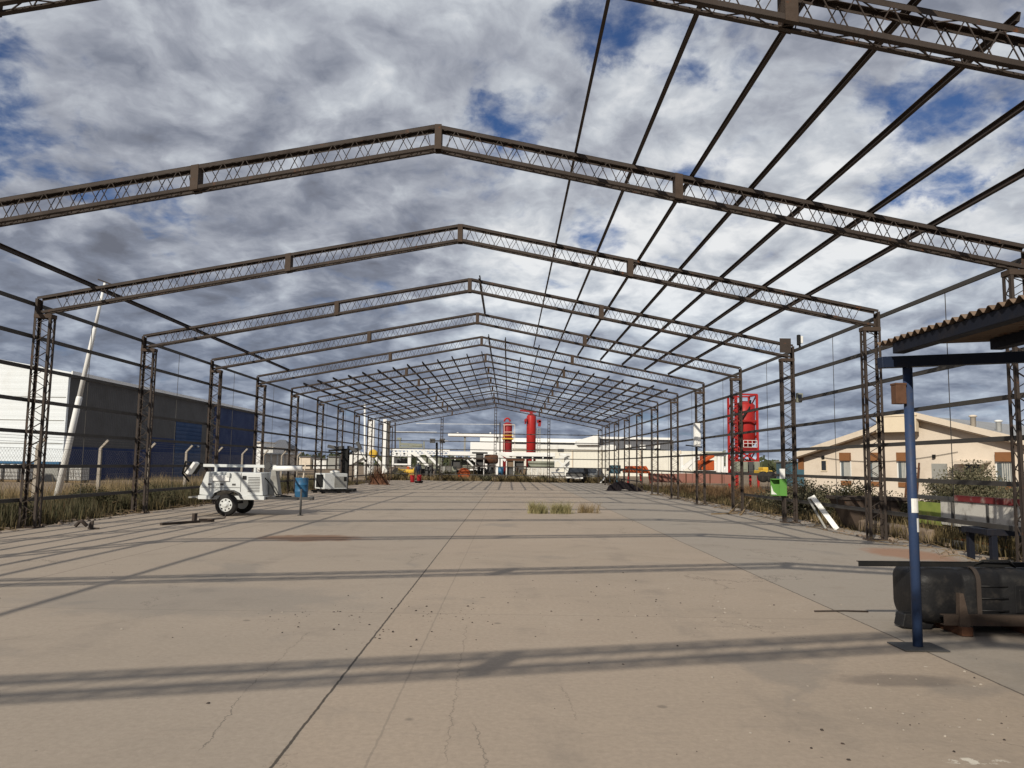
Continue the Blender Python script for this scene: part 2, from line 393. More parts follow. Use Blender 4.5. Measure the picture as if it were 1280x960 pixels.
M['grey_leaf'] = leaf_mat('grey_green_leaves', [(.05,.055,.032), (.10,.10,.058), (.135,.125,.078), (.185,.16,.10)])
M['far_leaf'] = leaf_mat('far_tree_leaves', [(.03,.04,.022), (.06,.07,.035), (.09,.10,.05)])

CRACKS = [((-.42,4.47),(-.56,5.55),.006,.7),((-.56,5.55),(-.62,7.6),.005,.45),((.93,4.36),(.86,8.0),.005,.5),((1.06,5.05),(1.17,4.2),.006,.6),((1.66,5.9),(1.72,5.1),.005,.4),((4.1,4.9),(4.45,4.6),.006,.5),((3.3,8.1),(3.6,8.05),.010,.5),((-3.5,6.5),(-1.2,9.9),.004,.4),((2.2,12.0),(3.4,10.2),.004,.4)]
def concrete_mat():
    mt, t, bs = new_mat('old_concrete_slab')
    ob = t.add('ShaderNodeTexCoord').outputs['Object']
    x, y, z = t.sep(ob)
    big = t.noise(ob, .16, 6, .6); mid = t.noise(ob, .9, 8, .65, .4); fine = t.noise(ob, 22, 6, .7); grit = t.noise(ob, 160, 3, .6)
    c = t.ramp(big, [(.30, (.345,.285,.222)), (.5, (.388,.315,.245)), (.70, (.425,.343,.264))])
    # greyer bay to the left of the centre joint and to the right of the outer joint
    wl = t.math('ADD', x, t.math('MULTIPLY', t.math('SUBTRACT', mid, .5), .25))
    bay = t.math('ADD', t.ss(wl, .06, .0, 0, .30), t.ss(x, 4.98, 5.03, 0, .75))
    c = t.mix(bay, c, (.315,.285,.245))
    c = t.mix(t.ss(mid, .52, .72, 0, .42), c, (.24,.205,.17))
    c = t.mix(t.ss(mid, .44, .28, 0, .30), c, (.45,.375,.295))
    # swept streaks along the length, like old screed marks
    st = t.noise(t.comb(t.math('MULTIPLY', x, .9), t.math('MULTIPLY', y, 5.0), 0.0), 1.3, 6, .65)
    c = t.mix(t.ss(st, .55, .75, 0, .28), c, (.22,.19,.16))
    c = t.mix(t.lin(fine, .32, .68, 0, .42), c, (.225,.186,.146))
    c = t.mix(t.ss(grit, .60, .75, 0, .25), c, (.5,.44,.37))
    for tx in (1.55, 3.15, -2.6):                         # faint tyre wear along the hall
        tw_ = t.math('ABSOLUTE', t.math('SUBTRACT', t.math('ADD', x, t.math('MULTIPLY', t.math('SUBTRACT', t.noise(ob, .12, 2, .5), .5), 1.6)), tx))
        c = t.mix(t.math('MULTIPLY', t.ss(tw_, .22, .08), t.ss(mid, .42, .62, 0, .22)), c, (.17,.15,.13))
    # grey damp-looking patches
    pt = t.noise(t.vmath('ADD', ob, (31, 4, 0)), .42, 5, .6, .6)
    c = t.mix(t.ss(pt, .585, .68, 0, .38), c, (.185,.172,.155))
    # rust and oil stains with shapes of their own
    def stain(c, cx, cy, rx, ry, col, amt):
        dx = t.math('DIVIDE', t.math('SUBTRACT', x, cx), rx); dy = t.math('DIVIDE', t.math('SUBTRACT', y, cy), ry)
        r = t.math('SQRT', t.math('ADD', t.math('MULTIPLY', dx, dx), t.math('MULTIPLY', dy, dy)))
        r = t.math('ADD', r, t.math('MULTIPLY', t.math('SUBTRACT', t.noise(ob, 2.2, 6, .65), .5), 1.1))
        return t.mix(t.ss(r, 1.05, .55, 0, amt), c, col)
    c = stain(c, -2.9, 16.65, 1.25, .85, (.20,.112,.066), .85)
    c = stain(c, 4.25, 6.15, .55, .22, (.13,.11,.095), .55)
    c = stain(c, 9.0, 15.2, .8, 1.4, (.30,.13,.06), .6)
    c = stain(c, -2.4, 9.2, 2.2, 1.2, (.19,.18,.165), .35)
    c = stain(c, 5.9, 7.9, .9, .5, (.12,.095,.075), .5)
    # small blotches
    sp = t.voro(ob, 1.15, 'F1'); c = t.mix(t.ss(sp, .055, .03, 0, .55), c, (.13,.11,.09))
    sp2 = t.voro(t.vmath('ADD', ob, (9, 3, 0)), 4.2, 'F1'); c = t.mix(t.ss(sp2, .05, .02, 0, .6), c, (.10,.085,.07))
    # joints: sawn lines
    jw = t.math('MULTIPLY', t.math('SUBTRACT', t.noise(ob, 7, 5, .7), .5), .03)
    xj = t.math('ADD', x, jw)
    def line(c, coord, pos, w, col, amt):
        a = t.math('ABSOLUTE', t.math('SUBTRACT', coord, pos))
        return t.mix(t.ss(a, w, w*.45, 0, amt), c, col)
    c = line(c, xj, .03, .0125, (.055,.046,.038), .92); c = line(c, xj, 5.0, .014, (.06,.05,.042), .8); c = line(c, xj, -5.0, .016, (.10,.085,.07), .55)
    c = line(c, xj, .52, .010, (.17,.145,.12), .38)
    yj = t.math('ADD', y, jw)
    ym = t.math('PINGPONG', t.math('SUBTRACT', yj, 8.55), 5.41)
    a = t.ss(ym, .014, .006, 0, .35); c = t.mix(a, c, (.13,.11,.09))
    # hairline cracks
    wv = t.vmath('ADD', ob, t.vmath('SCALE', t.vmath('SUBTRACT', t.noise(ob, 1.6, 5, .7, col=True), (.5,.5,.5)), 1.2))
    ck = t.voro(wv, .21, 'DISTANCE_TO_EDGE')
    mask = t.ss(t.noise(ob, .28, 3, .5), .50, .58)
    c = t.mix(t.math('MULTIPLY', t.ss(ck, .0022, .0008), t.math('MULTIPLY', mask, .75)), c, (.07,.058,.048))
    for (px_, py_), (qx, qy), w, amt in CRACKS:
        L = math.hypot(qx-px_, qy-py_); ux, uy = (qx-px_)/L, (qy-py_)/L
        xc = t.math('ADD', x, t.math('MULTIPLY', t.math('SUBTRACT', t.noise(ob, 5.5, 6, .75), .5), .16)); yc = t.math('ADD', y, t.math('MULTIPLY', t.math('SUBTRACT', t.noise(t.vmath('ADD', ob, (5, 0, 0)), 5.5, 6, .75), .5), .16))
        rx, ry = t.math('SUBTRACT', xc, px_), t.math('SUBTRACT', yc, py_)
        al = t.math('ADD', t.math('MULTIPLY', rx, ux), t.math('MULTIPLY', ry, uy)); ac = t.math('ABSOLUTE', t.math('SUBTRACT', t.math('MULTIPLY', rx, uy), t.math('MULTIPLY', ry, ux)))
        k = t.math('MULTIPLY', t.ss(ac, w, w*.3), t.math('MULTIPLY', t.ss(al, -.02, .08), t.ss(al, L+.02, L-.08)))
        c = t.mix(t.math('MULTIPLY', k, amt), c, (.10,.085,.07))
    # dropped white paint
    pw = t.math('MULTIPLY', t.ss(t.noise(ob, 9, 5, .7), .50, .56), 1.0)
    dx = t.math('DIVIDE', t.math('SUBTRACT', x, 3.87), .20); dy = t.math('DIVIDE', t.math('SUBTRACT', y, 4.5), .055)
    rr = t.math('SQRT', t.math('ADD', t.math('MULTIPLY', dx, dx), t.math('MULTIPLY', dy, dy)))
    c = t.mix(t.math('MULTIPLY', pw, t.ss(rr, 1.1, .7)), c, (.62,.57,.48))
    t.put(bs.inputs['Base Color'], c)
    t.put(bs.inputs['Roughness'], t.lin(mid, .3, .7, .78, .95)); bs.inputs['Specular IOR Level'].default_value = .25
    bp = t.add('ShaderNodeBump'); bp.inputs['Strength'].default_value = .28; bp.inputs['Distance'].default_value = .012
    t.put(bp.inputs['Height'], t.math('ADD', t.math('ADD', mid, t.math('MULTIPLY', fine, .7)), t.math('MULTIPLY', grit, .25)))
    t.put(bs.inputs['Normal'], bp.outputs[0])
    return mt
def dirt_mat():
    mt, t, bs = new_mat('dry_dirt')
    ob = t.add('ShaderNodeTexCoord').outputs['Object']
    a = t.noise(ob, .12, 6, .6); b = t.noise(ob, 1.4, 8, .7); f = t.noise(ob, 14, 5, .7)
    c = t.ramp(a, [(.3, (.20,.15,.105)), (.55, (.27,.205,.145)), (.75, (.33,.26,.19))])
    c = t.mix(t.ss(b, .48, .66, 0, .6), c, (.13,.105,.07)); c = t.mix(t.lin(f, .3, .7, 0, .35), c, (.10,.078,.055))
    t.put(bs.inputs['Base Color'], c); bs.inputs['Roughness'].default_value = .95; bs.inputs['Specular IOR Level'].default_value = .1
    bp = t.add('ShaderNodeBump'); bp.inputs['Strength'].default_value = .6; bp.inputs['Distance'].default_value = .06
    t.put(bp.inputs['Height'], t.math('ADD', b, t.math('MULTIPLY', f, .3))); t.put(bs.inputs['Normal'], bp.outputs[0])
    return mt
M['concrete'] = concrete_mat(); M['dirt'] = dirt_mat()

# ------------------------------------------------------------------ ground
def ground():
    mb = MB(); n = 60
    def co(i):                      # finer near the hall
        u = i/n*2-1; return math.copysign(abs(u)**2.6, u)*2500
    idx = []
    for j in range(n+1):
        for i in range(n+1):
            x, y = co(i), co(j)+30
            mb.v.append((x, y, -.07))
    for j in range(n):
        for i in range(n):
            a = j*(n+1)+i; mb.f.append((a, a+1, a+n+2, a+n+1)); mb.sm.append(True); mb.mi.append(0)
    tag(mb.build('dirt_ground', M['dirt'], fix=False), kind='structure')
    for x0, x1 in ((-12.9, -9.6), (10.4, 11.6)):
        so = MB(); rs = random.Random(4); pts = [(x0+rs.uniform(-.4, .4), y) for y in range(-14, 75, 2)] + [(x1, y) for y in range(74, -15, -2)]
        so.prism(pts, -.2, -.05, 'z'); tag(so.build('soil_shade_strip', M['soil']), kind='structure')  # dark soil sheet that also paints the shade along the slab edges
    s = MB()
    # slab with slightly ragged edges
    L = [(-9.75+random.uniform(-.05,.05), y) for y in [-14+i*1.5 for i in range(60)]]
    Rr = [(10.55+random.uniform(-.06,.06), y) for y in [-14+i*1.5 for i in range(60)]]
    poly = L + [(x, y) for x, y in reversed(Rr)]
    s.prism(poly, -.3, 0, 'z')
    tag(s.build('concrete_floor', M['concrete']), kind='structure')
ground()

# ------------------------------------------------------------------ the steel hall
W, EH, AH, BAY, Y0 = 9.92, 5.35, 7.276, 5.41, 7.158
PITCH = math.atan2(AH-EH, W)
def fy(k): return Y0 + BAY*k + (.19 if k == 0 else 0)
K0, K1 = -2, 12
CD, CW, RD, RW, AN = .40, .22, .42, .21, .058       # column depth/width, rafter depth/width, angle size

def lacing(mb, a0, a1, b0, b1, pitch, r, off=0.):
    """zigzag round bars between the lines a0-a1 and b0-b1"""
    a0, a1, b0, b1 = map(Vector, (a0, a1, b0, b1)); L = (a1-a0).length; n = max(2, int(L/pitch*2))
    prev = None
    for i in range(n+1):
        u = min(1, max(0, (i+off)/n)); p = a0.lerp(a1, u) if i % 2 == 0 else b0.lerp(b1, u)
        if prev is not None: mb.bar(prev, p, r*2)
        prev = p
def column_mesh():
    """built for the left side: outer face at x=0, inner towards +x; y runs 0..CW"""
    mb = MB(); H = EH-.04
    Hi = EH - RD - .02 + CD*math.tan(PITCH)*.5
    for x, s, h in ((0, 1, H), (CD, -1, Hi)):
        for y, q in ((0, 1), (CW, -1)):
            mb.angle((x, y, .02), (x, y, h), AN, .007, (s, 0, 0), (0, q, 0))
    for y in (.010, CW-.010):
        lacing(mb, (.03, y, .12), (.03, y, Hi-.05), (CD-.03, y, .12), (CD-.03, y, Hi-.05), .40, .0065, 0 if y < .1 else .45)
    for x in (.010, CD-.010):
        lacing(mb, (x, .03, .12), (x, .03, Hi-.05), (x, CW-.03, .12), (x, CW-.03, Hi-.05), .40, .006)
    return mb
def rafter_mesh():
    """left rafter, x from -W to 0, y 0..RW, chords follow the roof pitch"""
    mb = MB()
    tp = lambda x: AH + x*math.tan(PITCH)
    dep = RD
    x0, x1 = -W+.03, -.05
    ux = Vector((math.cos(PITCH), 0, math.sin(PITCH))); nz = Vector((-math.sin(PITCH), 0, math.cos(PITCH)))
    for y, q in ((0, 1), (RW, -1)):
        mb.angle((x0, y, tp(x0)), (x1, y, tp(x1)), AN+.006, .007, (0, q, 0), -nz)
        mb.angle((x0+.10, y, tp(x0+.10)-dep), (x1, y, tp(x1)-dep), AN+.006, .007, (0, q, 0), nz)
        yy = y + q*.012
        for a, b in ((-W+.46, -4.15), (-3.95, -.12)):
            lacing(mb, (a, yy, tp(a)-.03), (b, yy, tp(b)-.03), (a, yy, tp(a)-dep+.03), (b, yy, tp(b)-dep+.03), .37, .0056, 0 if q > 0 else .55)
    for zz in (-.012, -dep+.012):
        lacing(mb, (x0+.2, .03, tp(x0+.2)+zz), (x1, .03, tp(x1)+zz), (x0+.2, RW-.03, tp(x0+.2)+zz), (x1, RW-.03, tp(x1)+zz), .55, .006)
    return mb
def mirror(mb):
    o = MB(); o.v = [(-x, y, z) for x, y, z in mb.v]; o.f = [tuple(reversed(f)) for f in mb.f]; o.sm = list(mb.sm); o.mi = list(mb.mi); return o

hall = thing('steel_hall_frame', 'long open skeleton of a gabled hall, rusty lattice columns and rafters without cladding', 'hall frame', (0, 0, 0))
cm, rm = column_mesh(), rafter_mesh()
bp_mb = MB().box(-.06, CD+.06, -.06, CW+.06, .004, .022)
for bx in (-.03, CD+.03):
    for by in (-.03, CW+.03): bp_mb.lathe([(.014, .02), (.014, .05)], (bx, by, 0), 6)
kp_mb = MB().box(-.004, CD+.012, -.006, CW+.006, EH-RD-.075, EH-RD+.015)
kp_mb.box(.0, .012, .012, CW-.012, EH-RD+.02, EH-.03)
tpx = lambda x: AH - abs(x)*math.tan(PITCH)
def plate_mb(x, w):
    mb = MB(); c = tpx(x)
    for y in (-.008, RW+.001):
        mb.hexa([(x-w/2, y, tpx(x-w/2)-RD-.006), (x+w/2, y, tpx(x+w/2)-RD-.006), (x+w/2, y+.007, tpx(x+w/2)-RD-.006), (x-w/2, y+.007, tpx(x-w/2)-RD-.006),
                 (x-w/2, y, tpx(x-w/2)+.004), (x+w/2, y, tpx(x+w/2)+.004), (x+w/2, y+.007, tpx(x+w/2)+.004), (x-w/2, y+.007, tpx(x-w/2)+.004)])
    for dx in (-w/2+.004, w/2-.012):
        mb.hexa([(x+dx, 0, c-RD+.01), (x+dx+.008, 0, c-RD+.01), (x+dx+.008, RW, c-RD+.01), (x+dx, RW, c-RD+.01),
                 (x+dx, 0, c-.012), (x+dx+.008, 0, c-.012), (x+dx+.008, RW, c-.012), (x+dx, RW, c-.012)])
    return mb
sp_mb = plate_mb(-4.05, .13)
protos = {}
def inst(key, name, mb_fn, mat, parent, loc):
    if key not in protos:
        o = mb_fn().build(name, mat, parent, loc=loc); protos[key] = o; return o
    o = protos[key].copy(); COL.objects.link(o); o.parent = parent; o.location = loc; return o
rj = random.Random(3)
for k in range(K0, K1+1):
    y = fy(k); jx = rj.uniform(-.03, .03)
    for sd in (-1, 1):
        loc = (sd*W+jx, y, 0)
        c = inst(('c', sd), 'column', (lambda: cm if sd < 0 else mirror(cm)), M['steel'], hall, loc)
        inst(('b', sd), 'base_plate', (lambda: bp_mb if sd < 0 else mirror(bp_mb)), M['rusty_plate'], c, (0, 0, 0))
        inst(('k', sd), 'knee_plate', (lambda: kp_mb if sd < 0 else mirror(kp_mb)), M['rusty_plate'], c, (0, 0, 0))
        rloc = (jx, y+(CW-RW)/2, rj.uniform(-.015, .015))
        r = inst(('r', sd), 'rafter', (lambda: rm if sd < 0 else mirror(rm)), M['steel'], hall, rloc)
        inst(('s', sd), 'splice_plate', (lambda: sp_mb if sd < 0 else mirror(sp_mb)), M['rusty_plate'], r, (0, 0, 0))
        if sd < 0: inst('rp', 'ridge_plate', lambda: plate_mb(0, .115), M['rusty_plate'], r, (0, 0, 0))
# purlins (C sections lying on the rafters)
def purlin(x, ya, yb, dz=0):
    mb = MB(); z = tpx(x) + .055 + dz
    sd = -1 if x < 0 else 1
    up = Vector((sd*math.sin(PITCH), 0, math.cos(PITCH)))
    mb.channel((0, 0, 0), (0, yb-ya, 0), .045, .10, .005, (-sd*math.cos(PITCH), 0, math.sin(PITCH)), up)
    mb.build('purlin', M['steel'], hall, loc=(x, ya, z))
for i, x in enumerate((2.33, 3.32, 4.30, 5.30, 6.28, 7.30, 8.33)):
    purlin(x, fy(0)-(.05 if i != 3 else .35), fy(5)+.35+.1*(i % 3))
purlin(-8.65, fy(K0)-.2, fy(5)+.5)
purlin(.30, fy(3)-.15, fy(4)+.3)
for i in range(13):
    x = .22 + i*.752
    purlin(-x, fy(6)-.25-.1*(i % 3), fy(12)+.3)
    purlin(x+.08, fy(6 if i not in (0, 1, 3, 4) else 5)-.2-.15*((i*7) % 3), fy(12)+.3)
# wall girts and sag rods
GZ = (5.19, 4.42, 3.67, 2.92, 2.18, 1.38, .62)
for sd in (-1, 1):
    for z in GZ:
        for ka, kb in ((K0, 4), (4, 8), (8, 12)):
            if sd > 0 and z == .62 and ka == 4: continue
            mb = MB(); L = fy(kb)-fy(ka)
            mb.channel((0, 0, 0), (0, L-.01, 0), .05, .085, .005, (sd, 0, 0), (0, 0, 1))
            mb.build('girt', M['girt'], hall, loc=(sd*(W+.012), fy(ka)+CW/2, z+rj.uniform(-.02, .02)))
    for k in range(0, 12):
        MB().bar((0, 0, .62), (0, 0, 5.17), .012).build('sag_rod', M['girt'], hall, loc=(sd*(W+.03), fy(k)+BAY/2+rj.uniform(-.1, .1), 0))
# far gable: three posts and cross girts
for x in (-4.96, 0, 4.96):
    mb = MB(); h = tpx(x)-RD-.02
    for dx, s in ((-.12, 1), (.12, -1)):
        for dy, q in ((0, 1), (.2, -1)): mb.angle((dx, dy, 0), (dx, dy, h), .05, .007, (s, 0, 0), (0, q, 0))
    n = int(h/.32)
    for i in range(n): mb.box(-.11, .11, .005, .015, .2+i*.32, .25+i*.32)
    mb.build('gable_post', M['steel'], hall, loc=(x, fy(12)+.01, 0))
for z in (4.42, 3.67, 2.92, 2.18, 1.38, .62):
    MB().channel((-W, 0, 0), (W, 0, 0), .05, .075, .005, (0, 1, 0), (0, 0, 1)).build('gable_girt', M['girt'], hall, loc=(0, fy(12)+.23, z))
# a timber-coloured block bolted over the third right knee
tag(MB().box(-.17, .17, -.02, .0, -.22, .22).build('backing_board', M['steel'], hall, loc=(9.62, fy(3)-.012, 5.33)), 'small dark steel plate standing on the knee of a right hand column')

# ------------------------------------------------------------------ lean-to shelter with blue post
sh = thing('lean_to_shelter', 'open lean-to with worn blue post, blue beams and rusty corrugated roof sheet', 'shelter', (5.0, 7.26, 0))
def B(x0, x1, y0, y1, z0, z1): return MB().box(x0, x1, y0, y1, z0, z1)
MB().tube([(0, 0, .012), (0, 0, 2.565)], .043, 16).build('post', M['blue_post'], sh)
MB().box(-.20, .20, -.17, .17, .004, .014).build('base_plate', M['dark_grey'], sh)
def curl(a0, a1, z0, z1, r_):
    mb = MB(); n = 6
    for i in range(n):
        p = [math.radians(a0+(a1-a0)*(i+q)/n) for q in (0, 1)]
        c = [(math.cos(a), math.sin(a)) for a in p]
        mb.hexa([(c[0][0]*r_, c[0][1]*r_, z0), (c[1][0]*r_, c[1][1]*r_, z0), (c[1][0]*(r_+.003), c[1][1]*(r_+.003), z0), (c[0][0]*(r_+.003), c[0][1]*(r_+.003), z0),
                 (c[0][0]*r_, c[0][1]*r_, z1), (c[1][0]*r_, c[1][1]*r_, z1), (c[1][0]*(r_+.003), c[1][1]*(r_+.003), z1), (c[0][0]*(r_+.003), c[0][1]*(r_+.003), z1)])
    return mb
curl(-130, 40, 1.215, 1.345, .044).build('white_wrap', M['white'], sh)
curl(-75, -5, 1.04, 1.165, .044).build('paper_strip', M['white'], sh)
sl = .055
def beam_(mb, p, q, w, h): return mb.bar(p, q, w, h)
MB().bar((-.26, 0, 2.608), (4.6, 0, 2.608+4.86*sl), .10, .105).build('cross_beam', M['blue_dark'], sh, bevel=.006)
for i, x in enumerate((-.18, .72, 1.62, 2.52, 3.42, 4.32)):
    MB().bar((x, -.20, 2.712+(x+.26)*sl), (x, -8.2, 2.712+(x+.26)*sl), .11, .10).build('roof_beam', M['beam_dark'], sh, bevel=.006)  # near-black colour paints in the shade below the roof overhang
MB().bar((-.26, -7.6, 2.608), (4.6, -7.6, 2.608+4.86*sl), .10, .105).build('cross_beam', M['blue_dark'], sh)
for x, y in ((4.3, 0), (4.3, -7.6), (0, -7.6)):
    MB().box(x-.045, x+.045, y-.045, y+.045, 0, 2.52+(x+.26)*sl-.02).build('post', M['blue_post'], sh)
rf = MB(); ns = 440; yy0, yy1 = -8.6, .02; rows = []
for t_ in (0, 1):
    for e in (0, 1):
        x = -.27 if e == 0 else 4.9
        for i in range(ns+1):
            y = yy0+(yy1-yy0)*i/ns
            z = 2.762+(x+.26)*sl + .022 + .022*math.sin(2*math.pi*y/.115) + (.004 if t_ else 0)
            rf.v.append((x, y, z))
N1 = ns+1
for i in range(ns):
    for t_ in (0, 1):
        a = t_*2*N1+i; rf.f.append((a, a+1, a+N1+1, a+N1)); rf.sm.append(True); rf.mi.append(0)
    for e in (0, 1):
        a = e*N1+i; b = 2*N1+e*N1+i; rf.f.append((a, a+1, b+1, b)); rf.sm.append(False); rf.mi.append(0)
rf.build('corrugated_roof', M['roof_sheet'], sh, fix=False)
tag(MB().box(-.145, -.048, -.06, .04, 2.22, 2.41).box(-.150, -.043, -.065, .045, 2.395, 2.415).build('junction_box', M['rust_box'], loc=(5.0, 7.26, 0), bevel=.004),
    'small rusty brown switch box fixed near the top of the blue shelter post', 'switch box')

# ------------------------------------------------------------------ black fuel tank on its rusty cradle, bar on top
tk = thing('fuel_tank', 'big dusty black fuel tank lying on its side behind the blue post', 'tank', (5.39, 8.25, 0))
def rrect(hw, hh, r, n=6):
    pts = []
    for cx, cy, a0 in ((hw-r, hh-r, 0), (-hw+r, hh-r, 90), (-hw+r, -hh+r, 180), (hw-r, -hh+r, 270)):
        for i in range(n+1):
            a = math.radians(a0+90*i/n); pts.append((cx+r*math.cos(a), cy+r*math.sin(a)))
    return pts
TL = 2.7
body = MB(); rings = []
secs = [(0, .74), (.012, .83), (.04, .91), (.09, .97), (.15, 1.0), (.40, 1.0), (.42, .972), (.46, .972), (.48, 1.0), (.78, 1.0), (.80, .972), (.84, .972), (.86, 1.0), (1.5, 1.0), (1.52, .972), (1.56, .972), (1.58, 1.0), (2.5, 1.0), (2.6, .97), (2.66, .91), (2.7, .74)]
for x, s_ in secs:
    b = len(body.v); pr_ = rrect(.315*s_, .275*s_, .135*s_)
    body.v += [(x, u, .345+v) for u, v in pr_]; rings.append((b, len(pr_)))
for (a, n), (b, _) in zip(rings, rings[1:]):
    for i in range(n):
        body.f.append((a+i, a+(i+1) % n, b+(i+1) % n, b+i)); body.sm.append(True); body.mi.append(0)
for (a, n) in (rings[0], rings[-1]): body.f.append(tuple(range(a, a+n))); body.sm.append(True); body.mi.append(0)
rt = random.Random(12)
body.v = [(x, y*(1+.012*math.sin(7*x+3*z*9)), z+.006*math.sin(11*x+5*y)) for x, y, z in body.v]
body.build('tank_body', M['black_plastic'], tk)
for zz in (.22, .34, .46): MB().tube([(.58, -.3205, zz), (.88, -.3205, zz)], .009, 6).build('moulded_rib', M['black_plastic'], tk)
MB().tube([(.62, -.14, .632), (.72, -.2, .70), (.98, -.2, .70), (1.08, -.14, .632)], .012, 6).build('grab_handle', M['black'], tk)
MB().box(.95, 1.42, -.322, -.312, .20, .47).box(.99, 1.38, -.328, -.318, .24, .43).build('recessed_panel', M['black_plastic'], tk, bevel=.006)
MB().lathe([(.085, .60), (.085, .645), (.06, .66)], (.93, -.05, 0), 18).build('filler_cap', M['black_plastic'], tk, bevel=.004)
for x in (.56, 1.42, 2.3):
    st = MB(); pts = rrect(.327, .287, .14)
    for (u, v), (u2, v2) in zip(pts, pts[1:]+pts[:1]):
        st.hexa([(x, u, .345+v), (x+.045, u, .345+v), (x+.045, u2, .345+v2), (x, u2, .345+v2), (x, u*1.02, .345+v*1.025), (x+.045, u*1.02, .345+v*1.025), (x+.045, u2*1.02, .345+v2*1.025), (x, u2*1.02, .345+v2*1.025)])
    st.build('strap', M['steel'], tk)
cr = thing('tank_cradle', 'rusty steel cradle of channel and short feet under the black fuel tank', 'cradle', (5.39, 8.25, 0))
MB().channel((.16, -.44, .145), (2.7, -.44, .145), .07, .10, .008, (0, 1, 0), (0, 0, 1)).build('side_rail', M['rusty_plate'], cr)
MB().channel((.16, .44, .145), (2.7, .44, .145), .07, .10, .008, (0, -1, 0), (0, 0, 1)).build('side_rail', M['rusty_plate'], cr)
for x in (.30, 1.0, 1.75, 2.4):
    MB().box(x, x+.11, -.50, .50, .003, .09).build('foot', M['rust'], cr, bevel=.006)
    MB().hexa([(x, -.47, .09), (x+.11, -.47, .09), (x+.11, -.40, .09), (x, -.40, .09), (x+.035, -.42, .40), (x+.075, -.42, .40), (x+.075, -.36, .40), (x+.035, -.36, .40)]).build('upright', M['rusty_plate'], cr)
tag(MB().angle((0, 0, 0), (2.2, .12, .0), .05, .006, (0, 1, 0), (0, 0, -1)).build('steel_angle_bar', M['black'], loc=(4.82, 8.02, .678)), 'long straight steel angle bar laid along the top of the black fuel tank', 'steel bar')
tag(MB().prism([(0, .02), (.10, 0), (.30, 0), (.36, .10), (.26, .17), (.03, .15)], -.09, .09, 'y').build('dark_block', M['black_plastic'], loc=(5.26, 8.15, .004), bevel=.012), 'small dark block wedged on the floor under the end of the fuel tank', 'block')
tag(MB().tube([(0, 0, .012), (.35, .05, .012), (.62, .03, .012)], .009, 6).build('thin_rod', M['steel'], loc=(4.72, 8.95, 0)), 'thin dark rod lying on the floor beside the fuel tank', 'rod')

# ------------------------------------------------------------------ steel bench frame right
tb = thing('steel_bench', 'low dark blue steel bench frame at the right edge of the slab', 'bench', (9.72, 13.8, 0))
MB().box(-.08, 1.9, -.06, .06, .49, .60).build('front_rail', M['beam_dark'], tb, bevel=.006)
MB().box(-.08, 1.9, .62, .74, .49, .60).build('back_rail', M['beam_dark'], tb, bevel=.006)
MB().box(-.078, .04, .064, .616, .50, .595).box(1.78, 1.898, .064, .616, .50, .595).build('end_rail', M['beam_dark'], tb, bevel=.006)
for x in (.0, 1.78):
    for y in (0, .68): MB().box(x, x+.10, y-.05, y+.05, 0, .488).build('leg', M['beam_dark'], tb, bevel=.006)

# ------------------------------------------------------------------ light tower trailer
def wheel(parent, x, y, r, w, rim_mat, side):
    t_ = MB(); s = side
    prof = [(r*.60, -w/2), (r*.86, -w/2), (r*.97, -w*.36), (r, -w*.2), (r, w*.2), (r*.97, w*.36), (r*.86, w/2), (r*.60, w/2)]
    t_.lathe(prof+[prof[0]], (x, y, r), 28, 'y', cap=False); ty = t_.build('tyre', M['rubber'], parent)
    h = MB(); f = s*w*.42
    h.lathe([(r*.62, -w*.45*1), (r*.62, w*.45)], (x, y, r), 24, 'y')
    h.lathe([(r*.60, f-.012*s), (r*.60, f+.012*s)], (x, y, r), 24, 'y')
    h.lathe([(r*.30, f+.012*s), (r*.26, f+.02*s), (r*.16, f+.022*s), (r*.14, f+.05*s)], (x, y, r), 20, 'y')
    h.build('rim', rim_mat, ty)
    k = MB()
    for i in range(8):
        a = 2*math.pi*i/8; k.lathe([(r*.075, f+.0125*s), (r*.075, f+.016*s)], (x+r*.45*math.cos(a), y, r+r*.45*math.sin(a)), 8, 'y')
    k.build('vent_hole', M['black'], ty)
    return ty
lt = thing('light_tower_trailer', 'white single axle lighting tower trailer with its mast folded flat', 'trailer', (-6.88, 23.47, 0))
prof = [(-.84, .80), (-.67, 1.26), (.93, 1.25), (1.01, .60), (.40, .57), (.30, .66), (.16, .72), (-.16, .72), (-.30, .66), (-.40, .57), (-.84, .60)]
MB().prism(prof, -.62, .62, 'y').build('body', M['trailer'], lt, bevel=.015)
fr = MB().box(-.86, 1.06, -.66, -.56, .47, .58).box(-.86, 1.06, .56, .66, .47, .58).box(-.86, -.76, -.56, .56, .47, .58).box(.96, 1.06, -.56, .56, .47, .58)
fr.build('chassis', M['trailer'], lt, bevel=.008)
MB().bar((1.06, -.5, .52), (1.86, -.05, .50), .07).bar((1.06, .5, .52), (1.86, .05, .50), .07).bar((1.80, 0, .50), (2.25, 0, .50), .08).lathe([(.07, .47), (.07, .57)], (2.28, 0, 0), 12).build('tow_bar', M['dark_grey'], lt)
MB().tube([(1.96, -.02, .02), (1.96, -.02, .78)], .032, 8).lathe([(.09, .004), (.09, .02)], (1.96, -.02, 0), 12).build('jack', M['dark_grey'], lt)
for yy, s in ((-.70, -1), (.70, 1)): wheel(lt, 0, yy, .32, .19, M['trailer'], s)
MB().bar((0, -.65, .34), (0, .65, .34), .06).build('axle', M['black'], lt)
for yy in (-.79, .59):
    fd = MB(); pts = [(-.43, .50), (-.33, .66), (-.16, .735), (.16, .735), (.33, .66), (.43, .50)]
    for (a, b), (c, d) in zip(pts, pts[1:]): fd.bar((a, yy+.10, b), (c, yy+.10, d), .22, .02)
    fd.build('mudguard', M['dark_grey'], lt)
